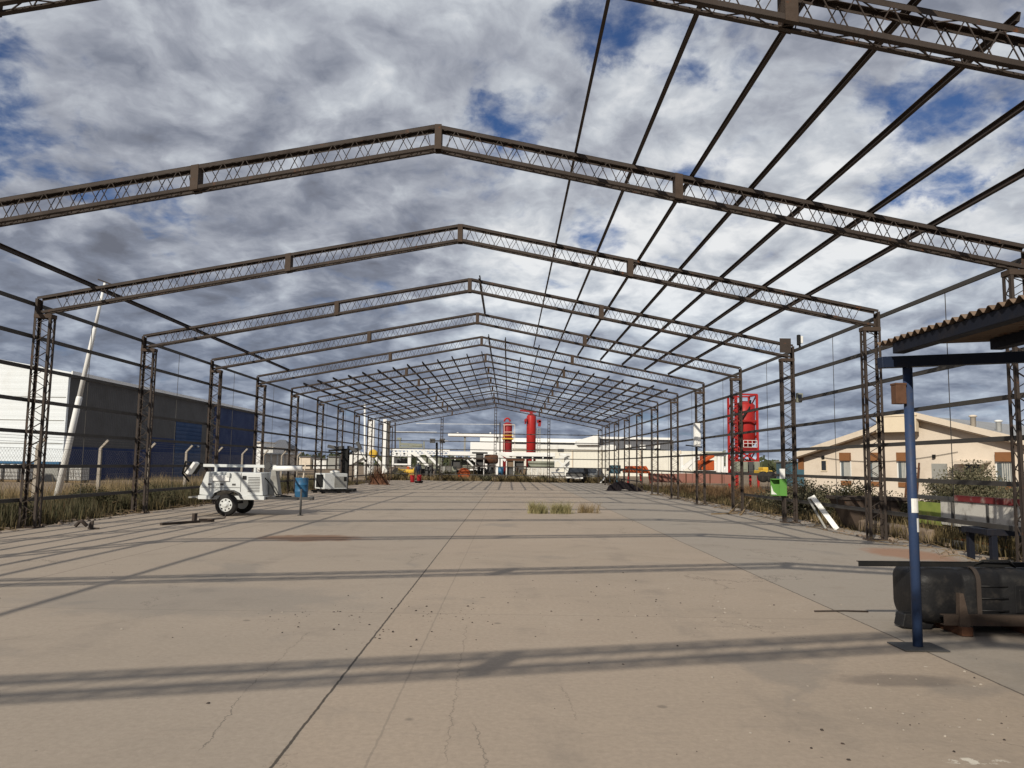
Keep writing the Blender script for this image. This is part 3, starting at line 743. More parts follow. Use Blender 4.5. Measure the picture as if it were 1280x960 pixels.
MB().box(-.50, .02, -.668, -.628, 1.00, 1.17).build('side_locker', M['white_clean'], lt, bevel=.01)
MB().box(-.52, -.42, -.69, -.62, 1.12, 1.24).box(-.06, .04, -.69, -.62, 1.12, 1.24).build('hinge', M['trailer'], lt, bevel=.01)
MB().box(.40, .50, -.655, -.618, 1.06, 1.16).build('door_latch', M['black'], lt)
MB().box(-.80, .33, -.634, -.618, .815, .822).box(.345, .352, -.634, -.618, .70, 1.24).build('panel_seam', M['dark_grey'], lt)
vn = MB()
for i in range(10): vn.box(.56, .90, -.632, -.616, .70+i*.045, .715+i*.045)
vn.build('louvre', M['dark_grey'], lt)
MB().prism([(1.02, .58), (1.34, .58), (1.20, 1.36), (1.08, 1.36)], -.16, .16, 'y').build('mast_support', M['grey_paint'], lt, bevel=.01)
MB().bar((-1.0, 0, 1.44), (1.18, 0, 1.44), .08, .085).build('mast', M['trailer'], lt, bevel=.008)
MB().tube([(1.12, -.10, 1.38), (1.97, -.10, 1.39)], .082, 12).build('mast_cylinder', M['white_clean'], lt)
for x in (-.62, .55): MB().box(x-.03, x+.03, -.05, .05, 1.255, 1.397).build('mast_rest', M['trailer'], lt)
MB().lathe([(.10, -.05), (.10, .05)], (.98, -.18, 1.46), 14, 'y').build('winch', M['dark_grey'], lt)
MB().bar((-1.15, 0, 1.44), (-1.15, -.62, 1.44), .05).bar((-1.0, 0, 1.44), (-1.15, 0, 1.44), .06).build('lamp_bar', M['black'], lt)
for yy, mt, an in ((-.62, 'white_clean', .42), (-.15, 'black', .75), (.30, 'black', .2)):
    lm = MB().box(-.20, .20, -.16, .16, -.045, .045).xf(Matrix.Translation((-1.08 if mt == 'white_clean' else -1.32, yy, 1.36)) @ Matrix.Rotation(math.radians(-62)+an*.2, 4, 'Y'))
    lm.build('lamp_head', M[mt], lt, bevel=.02)
MB().tube([(-1.3, -.2, 1.5), (-1.5, -.1, 1.55), (-1.62, 0, 1.2), (-1.45, .1, .95)], .03, 6).build('cable_bundle', M['black'], lt)
MB().box(-1.22, -.86, -.45, .45, .49, .53).build('rear_step', M['grey_paint'], lt)
for x in (-.60, -.25, .10): MB().box(x, x+.10, -.632, -.618, .88, .93).build('vent_slot', M['dark_grey'], lt)
MB().box(-.83, -.79, -.52, -.40, .66, .74).box(-.83, -.79, .40, .52, .66, .74).build('tail_light', M['crimson'], lt)
MB().tube([(.95, -.3, 1.1), (1.15, -.35, .9), (1.3, -.3, .62), (1.7, -.12, .56)], .018, 6).build('brake_hose', M['black'], lt)

dr = thing('oil_drum', 'dented blue steel drum standing upright beyond the trailer tow bar', 'drum', (-7.93, 34.9, 0))
MB().lathe([(.27, .0), (.286, .02), (.286, .27), (.298, .285), (.286, .30), (.286, .56), (.298, .575), (.286, .59), (.286, .85), (.292, .88), (.27, .88), (.265, .865)], (0, 0, 0), 28).build('drum_shell', M['drum_blue'], dr)
MB().bar((.02, .05, .75), (.14, .0, 1.55), .05, .03).build('timber_stick', M['trim'], dr)
tag(MB().prism([(-.16, 0), (.15, 0), (.18, .12), (.06, .21), (-.12, .19)], -.13, .13, 'y').build('white_rag_bundle', M['white'], loc=(-8.9, 34.6, 0), bevel=.03), 'small white bundle on the floor left of the blue drum', 'bundle')

gn = thing('generator_set', 'grey boxy generator on a skid with an open dark end', 'generator', (-8.05, 40.6, 0), math.radians(42))
MB().box(-.5, .82, -.5, .5, .22, 1.02).build('housing', M['trailer'], gn, bevel=.02)
MB().box(-.514, -.497, -.36, .36, .30, .95).build('open_panel', M['black'], gn)
MB().box(.06, .78, -.512, -.497, .30, .86).build('side_door', M['grey_paint'], gn, bevel=.004)
MB().box(.60, .76, -.520, -.512, .62, .84).build('control_window', M['black'], gn)
sk = MB()
for y in (-.46, .40): sk.box(-.7, 1.1, y, y+.08, .06, .16)
for x in (-.4, .2, .7): sk.box(x, x+.1, -.38, .40, .07, .15)
for x in (-.35, .7):
    for y in (-.42, .42): sk.box(x-.06, x+.06, y-.05, y+.05, .16, .22)
for x in (-.5, .9):
    for y in (-.42, .44): sk.box(x-.08, x+.08, y-.07, y+.07, 0, .06)
sk.build('skid', M['black'], gn)
MB().lathe([(.16, 1.02), (.26, 1.05), (.24, 1.13), (.08, 1.17)], (.35, 0, 0), 14).build('top_cover', M['white'], gn)

ft = thing('floodlight_mast', 'dark folded floodlight mast with four lamp heads behind the generator', 'floodlight mast', (-7.75, 43.2, 0))
MB().bar((0, 0, .15), (0, 0, 2.25), .30, .30).bar((.12, .1, .5), (.12, .1, 2.5), .12, .12).build('mast', M['black'], ft)
MB().bar((-.95, 0, 2.22), (.85, 0, 2.36), .10).bar((0, 0, 2.2), (-.5, 0, 2.0), .08).bar((0, 0, 1.9), (.5, 0, 2.3), .08).build('cross_arm', M['black'], ft)
MB().box(-.7, .6, -.35, .35, .02, .16).build('base', M['black'], ft)
for x, z, a in ((-.75, 2.42, .2), (-.32, 2.38, -.1), (.42, 2.30, .5), (.74, 2.52, 1.1)):
    MB().box(-.24, .24, -.10, .10, -.09, .09).xf(Matrix.Translation((x, -.1, z)) @ Matrix.Rotation(a, 4, 'Y')).build('lamp_head', M['dark_grey'], ft, bevel=.02)

# ------------------------------------------------------------------ things fixed to the columns
gb = thing('green_cabinet', 'bright green open fronted steel cabinet on a hall column', 'cabinet', (9.245, 23.30, 0))
MB().box(.09, .30, -.02, .0, .80, 1.30).box(-.10, .30, .22, .24, .80, 1.30).box(.28, .30, .002, .218, .80, 1.30).box(-.12, .278, .002, .218, 1.275, 1.30).box(-.10, .278, .002, .218, .80, .82).build('shell', M['green'], gb)
MB().box(.09, .25, -.03, -.022, 1.305, 1.60).build('sign_plate', M['white'], gb)
MB().hexa([(-.09, .20, .83), (.08, .20, .83), (.08, .215, .83), (-.09, .215, .83), (-.09, .20, 1.10), (-.03, .20, .92), (-.03, .215, .92), (-.09, .215, 1.10)]).build('paper', M['white'], gb)
tag(MB().box(0, .26, 0, .20, 0, 1.02).box(.05, .27, -.03, -.002, .1, .62).box(.03, .05, -.02, .005, .0, .95).build('white_meter_box', M['white_clean'], loc=(9.33, fy(5)-.35, 2.50), bevel=.015),
    'tall white electrical meter box hung high on a right column', 'meter box')
tag(MB().bar((0, 0, 0), (.72, 0, -.08), .05, .05).build('box_bracket', M['black'], loc=(8.98, fy(5)-.2, 2.56)), 'thin dark bracket arm under the white meter box', 'bracket')
lf = thing('wall_floodlight', 'small old square floodlight clamped to the third right column', 'floodlight', (9.93, fy(3)-.02, 3.72))
MB().prism([(-.03, -.13), (.11, -.13), (.15, .14), (-.03, .16)], -.14, .0, 'y').build('lamp_body', M['olive_grey'], lf, bevel=.01)
MB().box(-.01, .10, -.155, -.142, -.10, .11).build('lamp_glass', M['dark_glass'], lf)
gl = thing('girt_lamp', 'small dark and white lamp standing above the top girt on the right', 'lamp', (9.95, fy(3)-.32, 5.235))
MB().box(-.08, .02, -.05, .05, .06, .38).build('lamp_body', M['black'], gl, bevel=.02)
MB().box(.022, .09, -.04, .04, .12, .34).build('reflector', M['white'], gl, bevel=.01)
MB().bar((0, 0, 0), (0, 0, .058), .05).build('stem', M['black'], gl)

# ------------------------------------------------------------------ litter and loose iron on the slab
ib = thing('iron_offcut', 'long dark iron bar with a bent hooked end lying on the slab', 'iron bar', (-7.2, 19.25, 0), math.radians(62))
MB().box(0, 1.15, -.045, .045, .003, .06).build('bar', M['steel'], ib, bevel=.006)
MB().bar((1.0, .02, .0), (1.02, .03, .24), .09).bar((1.15, 0, .06), (1.5, -.12, .05), .09, .08).tube([(1.3, -.1, .06), (1.75, -.25, .10), (1.9, -.1, .18)], .018, 6).build('hooked_end', M['steel'], ib)
for i, (x, y, lb) in enumerate(((-8.62, 18.25, 'dark crumpled scrap piece on the slab beside the second left column, the rounder of two'), (-8.15, 17.9, 'dark upright bent scrap piece on the slab beside the second left column'))):
    mb = MB()
    if i == 0: mb.tube([(-.12, 0, .03), (-.05, .06, .14), (.06, -.03, .15), (.13, .05, .04)], .045, 6)
    else: mb.hexa([(-.10, -.03, 0), (.0, -.03, 0), (.0, .05, 0), (-.10, .05, 0), (-.06, -.02, .17), (.02, -.02, .2), (.02, .02, .2), (-.06, .02, .17)]).bar((0, 0, .02), (.14, .03, .02), .04)
    tag(mb.build('scrap_piece', M['steel'], loc=(x, y, 0), bevel=.008), lb, 'scrap')
wp = thing('leaning_rails', 'two grey white planks joined at the top, leaning together by the right girts', 'planks', (9.95, 21.3, 0))
MB().bar((.12, -.25, .01), (-.33, .25, .86), .13, .05, up=(0, 1, .3)).build('plank', M['white'], wp)
MB().bar((-.10, -.05, .01), (-.42, .32, .80), .05, .05, up=(0, 1, .3)).build('plank', M['grey_paint'], wp)
MB().bar((-.41, .31, .80), (-.31, .26, .84), .10, .05).build('head_piece', M['white'], wp)
tp_ = thing('dark_tarp_heap', 'low heap of black tarpaulin on the slab near the far right columns', 'tarp heap', (8.9, 51.6, 0))
mb = MB(); n, mm = 30, 12; rr = random.Random(5)
for j in range(mm+1):
    for i in range(n+1):
        u, v = i/n*2-1, j/mm*2-1
        r2 = max(0, 1-(u*u+v*v*.9)); z = .48*r2**.6*(.65+.5*rr.random())*(1.15-.35*u)
        mb.v.append((u*1.18, v*.7, .004+z))
for j in range(mm):
    for i in range(n):
        a = j*(n+1)+i; mb.f.append((a, a+1, a+n+2, a+n+1)); mb.sm.append(False); mb.mi.append(0)
mb.build('tarp', M['tarp'], tp_, fix=False)
MB().tube([(-.2, 0, .45), (-.15, 0, .78)], [.10, .05], 7).build('sack_neck', M['tarp'], tp_)
cl = thing('broken_posts', 'splayed broken timber stakes lying at the foot of a right column', 'stakes', (9.15, fy(4)-1.6, 0))
for a, b in (((-.9, -.2, .02), (.1, .1, .05)), ((-.25, 0, .02), (.32, .5, .42)), ((.1, -.3, .02), (.72, .6, .5)), ((.0, -.5, .03), (.3, .5, .03))):
    MB().bar(a, b, .05, .04).build('stake', M['stem'], cl)

# ------------------------------------------------------------------ left boundary: fence, leaning pole, white totes
fn = thing('chain_link_fence', 'chain link fence on concrete posts with bent tops along the left boundary', 'fence', (-14.4, 0, 0))
for i in range(12):
    y = 14 + i*4.0 + .0; a = (y-14)/4
    pm = MB().hexa([(-.07, -.07, -.1), (.07, -.07, -.1), (.07, .07, -.1), (-.07, .07, -.1), (-.05, -.05, 1.98), (.05, -.05, 1.98), (.05, .05, 1.98), (-.05, .05, 1.98)])
    pm.hexa([(-.05, -.05, 1.98), (.05, -.05, 1.98), (.05, .05, 1.98), (-.05, .05, 1.98), (.24, -.04, 2.33), (.31, -.04, 2.27), (.31, .04, 2.27), (.24, .04, 2.33)])
    pm.build('fence_post', M['concrete_post'], fn, loc=(0, y, 0), bevel=.012)
net = MB(); y0_, y1_ = 14, 58; hh = 1.85; stp = .15
yy = y0_-hh
while yy < y1_:
    for s in (1, -1):
        a = (0, yy, .05) if s > 0 else (0, yy+hh, .05); b = (0.0, yy+hh, .05+hh) if s > 0 else (0, yy, .05+hh)
        # clip to the run
        p, q = Vector(a), Vector(b)
        if max(p.y, q.y) <= y0_ or min(p.y, q.y) >= y1_: continue
        def clip(p, q):
            for lim, sg in ((y0_, 1), (y1_, -1)):
                if (p.y-lim)*sg < 0: p = p.lerp(q, (lim-p.y)/(q.y-p.y))
                if (q.y-lim)*sg < 0: q = q.lerp(p, (lim-q.y)/(p.y-q.y))
            return p, q
        p, q = clip(p, q); net.bar(p, q, .0032)
    yy += stp
for z in (.06, 1.0, 1.9): net.tube([(0.01, y0_, z), (0.01, y1_, z)], .005, 4)
net.build('netting', M['wire'], fn, fix=False, loc=(.06, 0, 0))
bw = MB()
for dx, z in ((.12, 2.10), (.2, 2.2), (.27, 2.29)): bw.tube([(dx, 14, z), (dx, 58, z)], .005, 4)
bw.build('top_wires', M['wire'], fn)

lp = thing('leaning_pole', 'tall white stepped lamp pole leaning to the right behind the fence', 'pole', (-15.95, 30, 0))
def lpz(z): return (.150*z, 0, z)
MB().tube([lpz(-.1), lpz(3.9), lpz(3.98)], [.128, .110, .09], 12).tube([lpz(3.9), lpz(6.6), lpz(6.68)], [.092, .078, .06], 12).tube([lpz(6.6), lpz(8.45)], [.062, .05], 12).build('pole_shaft', M['white_clean'], lp)
a = Vector(lpz(8.45)); MB().bar(a+Vector((-.28, 0, .14)), a+Vector((.45, 0, -.12)), .05).build('top_arm', M['steel'], lp)

def tote(name, label, loc, sx=1.0, mat='white', grp='white water totes behind the fence'):
    r = thing(name, label, 'water tote', loc, 0, grp)
    MB().box(-.55*sx, .55*sx, -.5, .5, .16, 1.12).lathe([(.12, 1.12), (.12, 1.17)], (0, 0, 0), 12).build('tank', M[mat], r, bevel=.06)
    c = MB()
    for i in range(6):
        u = -.57+i*.228
        for y in (-.53, .53): c.bar((u*sx, y, .13), (u*sx, y, 1.14), .02)
        for x in (-.585*sx, .585*sx): c.bar((x, u*.9, .13), (x, u*.9, 1.14), .02)
    for z in (.14, .4, .65, .9, 1.13):
        for y in (-.53, .53): c.bar((-.58*sx, y, z), (.58*sx, y, z), .02)
        for x in (-.585*sx, .585*sx): c.bar((x, -.53, z), (x, .53, z), .02)
    c.build('cage', M['wire'], r)
    MB().box(-.58*sx, .58*sx, -.53, .53, .0, .12).build('pallet', M['stem'], r)
    return r
pt_ = None
for i, px in enumerate((4, 13, 24, 34, 84, 93, 103)):
    lb = ['white caged water tote behind the fence at the left picture edge', 'second white water tote behind the fence from the left edge', 'white water tote just left of the second left column', 'white water tote seen through the lacing of the second left column',
          'white water tote just right of the foot of the leaning pole', 'white water tote, middle of the three right of the leaning pole', 'white water tote farthest right, beyond the leaning pole'][i]
    Y = 53.5
    if pt_ is None: pt_ = tote('water_tote', lb, (atx(px, Y), Y, -.05), .42)
    else: dup(pt_, (atx(px, Y), Y + (i % 2)*.2, -.05), 0, lb)
ls = thing('low_shed', 'low long white shed with a blue roof edge in front of the white warehouse', 'shed', (atx(30, 55.5), 55.6, 0))
MB().box(-3.6, 2.6, -.4, .4, -.1, 1.15).build('wall', M['grey_paint'], ls)
MB().box(-3.7, 2.7, -.5, .5, 1.15, 1.32).build('roof', M['drum_blue'], ls, bevel=.01)

# ------------------------------------------------------------------ right side: skip, flatbed with boards
sb = thing('rusty_hopper', 'rusty tapered steel hopper standing behind the second right column', 'hopper', (11.05, 21.4, -.05))
MB().hexa([(-.45, -.4, .05), (.45, -.4, .05), (.45, .4, .05), (-.45, .4, .05), (-.85, -.5, .88), (.85, -.5, .88), (.85, .5, .88), (-.85, .5, .88)]).build('bin', M['rusty_plate'], sb, bevel=.01)
MB().box(-.9, .9, -.55, -.48, .85, .93).box(-.9, .9, .48, .55, .85, .93).box(-.9, -.83, -.479, .479, .85, .93).box(.83, .9, -.479, .479, .85, .93).build('rim', M['steel'], sb)

fb = thing('old_flatbed_trailer', 'derelict flatbed trailer with peeling white drop side and red top rail', 'trailer', (11.3, 14.6, 0))
MB().box(0, .05, -1.6, 3.6, .38, .93).build('side_board', M['peeling_white'], fb)
for y in (-.9, .45, 1.8, 3.1): MB().box(-.03, .0, y-.03, y+.03, .36, .93).build('stake', M['dark_grey'], fb)
MB().box(-.035, .06, -1.6, 3.0, .935, 1.07).build('top_rail', M['peeling_red'], fb, bevel=.008)
MB().box(-.035, .06, 3.005, 5.0, .935, 1.02).build('top_rail', M['dark_grey'], fb)
MB().box(.01, .05, 3.62, 4.75, .34, .86).build('green_board', M['lime'], fb)
MB().box(.055, 2.3, -1.6, 5.0, .30, .37).build('deck', M['steel'], fb)
MB().box(-.04, .05, -1.6, 5.0, .24, .335).build('chassis_rail', M['black'], fb)
for y in (-.6, 1.3, 3.3, 4.8): MB().box(-.02, .08, y-.07, y+.07, -.05, .24).build('leg', M['black'], fb)
for y in (3.2, 4.3):
    wheel(fb, 1.9, y, .36, .24, M['dark_grey'], 1)
for i, (x, y, z, L, mt, lb) in enumerate(((10.75, 13.4, .10, 4.6, 'steel_light', 'grey steel channel lying along the slab edge below the flatbed'), (10.95, 13.0, .12, 4.2, 'orange', 'faded orange steel channel lying beside the grey channel below the flatbed'), (11.12, 13.2, .06, 3.8, 'rust', 'rusty channel nearest the flatbed legs, beside the orange channel'))):
    tag(MB().channel((0, 0, z-.06), (.05, L, z-.06), .08, .12, .01, (1, 0, 0), (0, 0, 1)).build('steel_channel', M[mt], loc=(x, y, .03)), lb, 'steel channel', 'steel channels beside the right slab edge')
tag(MB().prism([(0, -.05), (0, .26), (.22, .30), (.25, -.05)], 0, 3.6, 'y').build('rubble_kerb', M['brick'], loc=(10.62, 17.6, 0), bevel=.03), 'low crumbling rubble kerb along the right slab edge before the hopper', 'kerb')

# ------------------------------------------------------------------ left warehouse
wh = thing('long_warehouse', 'big warehouse with white end wall and grey side wall with navy panels', 'warehouse', (-31.2, 57, 0))
HW, LW, RW_, RH = 7.75, 43.5, 26, 9.9
MB().prism([(0, -.2), (0, HW), (-RW_/2, RH), (-RW_, HW), (-RW_, -.2)], 0, .25, 'y').build('end_wall', M['wh_white'], wh)
MB().box(-.2, 0, .26, LW, -.2, HW).build('side_wall', M['wh_grey'], wh)
MB().box(-RW_, -RW_+.2, .26, LW, -.2, HW).build('side_wall', M['wh_grey'], wh)
MB().prism([(-.21, -.2), (-.21, HW-.02), (-RW_/2, RH-.02), (-RW_+.21, HW-.02), (-RW_+.21, -.2)], LW-.25, LW-.002, 'y').build('end_wall', M['wh_white'], wh)
MB().box(.0, .02, .0, 18.8, -.2, 2.45).build('base_panel', M['wh_blue'], wh)
MB().box(.0, .03, 18.9, 25.3, -.2, 5.35).build('sliding_door', M['wh_blue2'], wh)
MB().box(.0, .02, 12.9, 18.85, 2.46, 3.6).build('base_panel', M['wh_blue'], wh)
MB().box(.0, .03, 28.6, LW, -.2, HW-.1).build('wall_panel', M['wh_blue'], wh)
for s in (0, 1):
    r = MB()
    if s == 0: r.hexa([(.35, -.3, HW-.02), (.35, LW+.3, HW-.02), (-RW_/2, LW+.3, RH+.05), (-RW_/2, -.3, RH+.05), (.35, -.3, HW+.10), (.35, LW+.3, HW+.10), (-RW_/2, LW+.3, RH+.17), (-RW_/2, -.3, RH+.17)])
    else: r.hexa([(-RW_-.35, -.3, HW-.02), (-RW_-.35, LW+.3, HW-.02), (-RW_/2-.004, LW+.3, RH+.05), (-RW_/2-.004, -.3, RH+.05), (-RW_-.35, -.3, HW+.10), (-RW_-.35, LW+.3, HW+.10), (-RW_/2-.004, LW+.3, RH+.17), (-RW_/2-.004, -.3, RH+.17)])
    r.build('roof', M['wh_white'], wh)
tr_ = MB().box(.352, .44, -.3, LW+.3, HW-.06, HW+.20); tr_.build('gutter', M['white_clean'], wh)
for z in (2.6, 4.3, 6.0): MB().box(-RW_+.3, -.1, -.03, -.002, z, z+.05).build('wall_flashing', M['grey_paint'], wh)
MB().lathe([(.12, 0), (.16, .1), (.05, .2)], (.15, 24.2, 2.9), 8, 'z').build('wall_lamp', M['white'], wh)

# ------------------------------------------------------------------ cream house on the right
GW, GD = 13.44, 16
hs = thing('cream_house', 'cream plastered single storey house with low gable and orange blind boxes', 'house', (18.3, 45, -.05), math.atan2(-9, 6.5))
EVZ, PKZ = 2.42, 4.36
def gz(x): return PKZ - abs(x-GW/2)*(PKZ-EVZ)/(GW/2)
MB().prism([(0, -.1), (GW, -.1), (GW, EVZ), (GW/2, PKZ), (0, EVZ)], 0, .25, 'y').build('gable_wall', M['cream'], hs)
MB().box(0, .25, .252, GD, -.1, EVZ-.02).box(GW-.25, GW, .252, GD, -.1, EVZ-.02).box(.25, GW-.25, GD-.25, GD, -.1, EVZ-.02).build('wall', M['cream'], hs)
for s in (-1, 1):
    x0 = GW/2 + s*(GW/2+.28); z0 = gz(x0)
    r = MB().hexa([(x0, -.55, z0+.01), (GW/2+s*.002, -.55, PKZ+.01), (GW/2+s*.002, GD+.3, PKZ+.01), (x0, GD+.3, z0+.01), (x0, -.55, z0+.10), (GW/2+s*.002, -.55, PKZ+.10), (GW/2+s*.002, GD+.3, PKZ+.10), (x0, GD+.3, z0+.10)])
    ro = r.build('roof', M['roof_grey'], hs)
    MB().hexa([(x0, -.60, z0-.06), (GW/2+s*.002, -.60, PKZ-.06), (GW/2+s*.002, -.555, PKZ-.06), (x0, -.555, z0-.06), (x0, -.60, z0+.24), (GW/2+s*.002, -.60, PKZ+.24), (GW/2+s*.002, -.555, PKZ+.24), (x0, -.555, z0+.24)]).build('barge_board', M['trim'], ro)
    MB().hexa([(x0, -.552, z0-.12), (GW/2+s*.002, -.552, PKZ-.12), (GW/2+s*.002, -.003, PKZ-.12), (x0, -.003, z0-.12), (x0, -.552, z0-.06), (GW/2+s*.002, -.552, PKZ-.06), (GW/2+s*.002, -.003, PKZ-.06), (x0, -.003, z0-.06)]).build('soffit', M['soffit'], ro)
MB().box(4.74, 6.80, -.64, -.35, 3.62, 4.42).box(4.64, 6.86, -.68, -.30, 4.425, 4.52).build('parapet_box', M['cream_light'], hs)
def window(x0, x1, z0, z1, blind=True, sill=True):
    w_ = MB().box(x0-.07, x1+.05, -.035, -.002, z0-.05, z1+.05).build('window', M['white'], hs)
    MB().box(x0, x1, -.042, -.036, z0, z1).build('pane', M['glass'], w_)
    c_ = MB()
    n = 5
    for i in range(n): c_.box(x0+(x1-x0)*(.30+.14*i), x0+(x1-x0)*(.30+.14*i)+.06, -.052, -.043, z0, z1)
    c_.build('curtain', M['curtain'], w_)
    if blind: MB().box(x0-.02, x1+.04, -.20, -.003, z1+.06, z1+.50).build('blind_box', M['wood'], w_, bevel=.01)
    if sill: MB().box(x0-.03, x1+.03, -.08, -.003, z0-.32, z0-.08).build('sill', M['wood'], w_, bevel=.01)
for x0, x1 in ((2.33, 2.86), (3.98, 4.45), (5.52, 6.1), (10.22, 10.92)): window(x0, x1, 1.12, 2.08)
MB().box(1.08, 1.46, -.05, -.003, 1.53, 2.20).build('small_window', M['cream_light'], hs)
MB().box(1.14, 1.42, -.06, -.051, 1.60, 2.13).build('window_pane', M['dark_glass'], hs)
MB().box(7.20, 7.95, -.04, -.003, 0, 2.02).build('door', M['grey_paint'], hs)
MB().box(8.75, 9.45, -.04, -.003, 1.1, 2.02).build('dark_window', M['dark_glass'], hs)
MB().hexa([(8.4, -.9, 2.0), (9.95, -.9, 2.0), (9.95, -.004, 2.12), (8.4, -.004, 2.12), (8.4, -.9, 2.05), (9.95, -.9, 2.05), (9.95, -.004, 2.18), (8.4, -.004, 2.18)]).build('awning', M['trim'], hs)
for x, z in ((1.25, 2.33), (7.35, 2.38)): MB().box(x-.06, x+.06, -.14, -.003, z-.09, z+.09).build('wall_lamp', M['black'], hs)
MB().box(2.45, 2.95, -.32, -.003, .18, .62).lathe([(.15, -.33), (.15, -.322)], (2.7, 0, .4), 14, 'y').build('air_unit', M['white'], hs, bevel=.01)
MB().box(-.32, -.004, -.10, .5, 1.62, 2.3).build('side_blind_box', M['wood'], hs)
cab = MB(); pts = [(-.1, -.05, 2.40)]
for i in range(13):
    u = i/12; pts.append((.3+u*8.2, -.06, 2.45 - .42*math.sin(math.pi*min(1, u*1.0))**1 + .15*u))
cab.tube(pts, .012, 5); cab.build('cable', M['black'], hs)
for x, y, z in ((8.55, 1.6, 0), (9.4, 2.4, 0)):
    MB().lathe([(.13, gz(x)+.08), (.13, gz(x)+.55), (.19, gz(x)+.56), (.19, gz(x)+.62), (.1, gz(x)+.66)], (x, y, 0), 12).build('roof_vent', M['white'] if x > 9 else M['trim'], hs)
ld = thing('old_ladder_rack', 'rusty ladder-like rack leaning on the cream house wall beside the bush', 'rack', (18.3+6.15*.585-.5*.81, 45-6.15*.81-.5*.585, -.05), math.atan2(-9, 6.5))
for x in (0, .55): MB().bar((x, -.25, 0), (x+.08, .1, 2.05), .07).build('upright', M['rust'], ld)
for z in (.5, .75, 1.15, 1.35, 1.75): MB().bar((.02, -.25+.17*z, z), (.60, -.25+.17*z, z+.03), .05).build('rung', M['rust'], ld)

# ------------------------------------------------------------------ beyond the far gable
def fbox(mb, px0, px1, py0, py1, Y, dep, mi=0):
    """box whose front face spans these photo pixels at distance Y"""
    pc = (px0+px1)/2; x0, x1 = at(px0, py0, Y).x, at(px1, py0, Y).x
    return mb.box(x0, x1, Y, Y+dep, at(pc, py1, Y).z, at(pc, py0, Y).z, mi)
def fbar(mb, a, b, Y, w, Y2=None):
    return mb.bar(at(a[0], a[1], Y), at(b[0], b[1], Y2 or Y), w)
def fthing(name, label, cat, px, Y, group=None):
    return thing(name, label, cat, (atx(px, Y), Y, 0), 0, group)
def fbuild(mb, name, mat, parent, **k):
    o = mb.build(name, M[mat], parent, **k)
    if parent: o.location = -parent.location
    return o
# white and cream industrial sheds far behind
Y = 135
b = fthing('cream_factory', 'very long cream factory shed closing the view behind the red vessels', 'factory', 690, Y)
fbuild(fbox(MB(), 590, 905, 562, 606, Y, 30), 'wall', 'wh_far', b)
fbuild(fbox(MB(), 640, 770, 556, 561.6, Y-.3, 28), 'upper_wall', 'white', b)
rp = MB()
fbuild(fbox(MB(), 600, 746, 548, 553, Y+2, 26), 'roof_band', 'white_clean', b)
fbuild(fbox(MB(), 600, 746, 553.3, 555.6, Y+3, 24), 'shadow_band', 'roof_dark', b)
p0, p1, p2, p3 = at(720, 551, Y), at(748, 543, Y), at(748, 556, Y), at(720, 556, Y)
fbuild(MB().prism([(p.x, p.z) for p in (p0, p1, p2, p3)], Y-1, Y+10, 'y'), 'gable_peak', 'white_clean', b)
fbuild(fbox(MB(), 748.4, 842, 549.5, 561.5, Y+1, 25), 'roof', 'roof_dark', b)
fbuild(fbox(MB(), 750, 838, 546.5, 549.2, Y+.5, 26), 'ridge_cap', 'white_clean', b)
mb = MB()
for px in (760, 782, 800, 818): fbox(mb, px, px+7, 556, 560.5, Y+.6, .4)
fbuild(mb, 'roof_light', 'white', b)
mb = MB()
for px in (668, 715, 752, 800, 850): fbox(mb, px, px+1.2, 563, 603, Y-.15, .15)
fbuild(mb, 'wall_seam', 'trim', b)
Y = 112
b = fthing('white_canopy', 'thin flat white canopy roof on slim posts left of the red vessels', 'canopy', 590, Y)
fbuild(fbox(MB(), 560, 642, 542.5, 545.6, Y, 3), 'roof_slab', 'white_clean', b, bevel=.05)
for px in (581, 622): fbuild(fbox(MB(), px-1, px+1.2, 545.8, 600, Y+.5, .3), 'post', 'grey_paint', b)
for px in (572, 613): fbuild(fbox(MB(), px-1, px+1, 540.5, 542.4, Y+1, .4), 'roof_fitting', 'white', b)
b = fthing('white_cabin_block', 'plain white box building standing before the far canopy', 'building', 605, Y-6)
fbuild(fbox(MB(), 588, 636, 553, 600, Y-6, 4), 'wall', 'white_clean', b, bevel=.05)
# red process vessels
Y = 97
b = fthing('tall_red_vessel', 'tall deep red cylindrical vessel with pipes on top', 'vessel', 664, Y)
x, z0, z1 = atx(663.5, Y), -.05, atz(663, 520, Y); r_ = (atx(669.3, Y)-atx(657.5, Y))/2
fbuild(MB().lathe([(r_, z0), (r_, z1-.1), (r_*.95, z1), (r_*.6, z1+.22), (r_*.2, z1+.3)], (x, Y, 0), 24), 'shell', 'red', b)
mb = MB(); fbar(mb, (664, 519), (664, 515), Y, .4); fbar(mb, (650, 513), (670, 515), Y, .22); fbar(mb, (671, 527), (676, 526), Y, .35); fbar(mb, (675, 526), (674, 533), Y, .35)
fbuild(mb, 'top_pipe', 'crimson', b)
mb = MB(); fbar(mb, (671.5, 535), (671.5, 570), Y-.2, .08); fbar(mb, (675, 535), (675, 570), Y-.2, .08)
for py in range(536, 570, 3): fbar(mb, (671.5, py), (675, py), Y-.2, .06)
fbuild(mb, 'ladder', 'grey_paint', b)
mb = MB(); fbar(mb, (658, 523), (656.5, 530), Y-.5, .2); fbox(mb, 655.5, 658.5, 524, 527, Y-.8, .5); fbuild(mb, 'side_nozzle', 'crimson', b)
b = fthing('short_red_vessel', 'shorter red vessel with looped top and yellow railed platform', 'vessel', 634, Y)
x, z1 = atx(634, Y), atz(634, 531, Y); r_ = .56
fbuild(MB().lathe([(r_, -.05), (r_, z1), (r_*.9, z1+.15), (r_*.4, z1+.3)], (x, Y, 0), 22), 'shell', 'crimson', b)
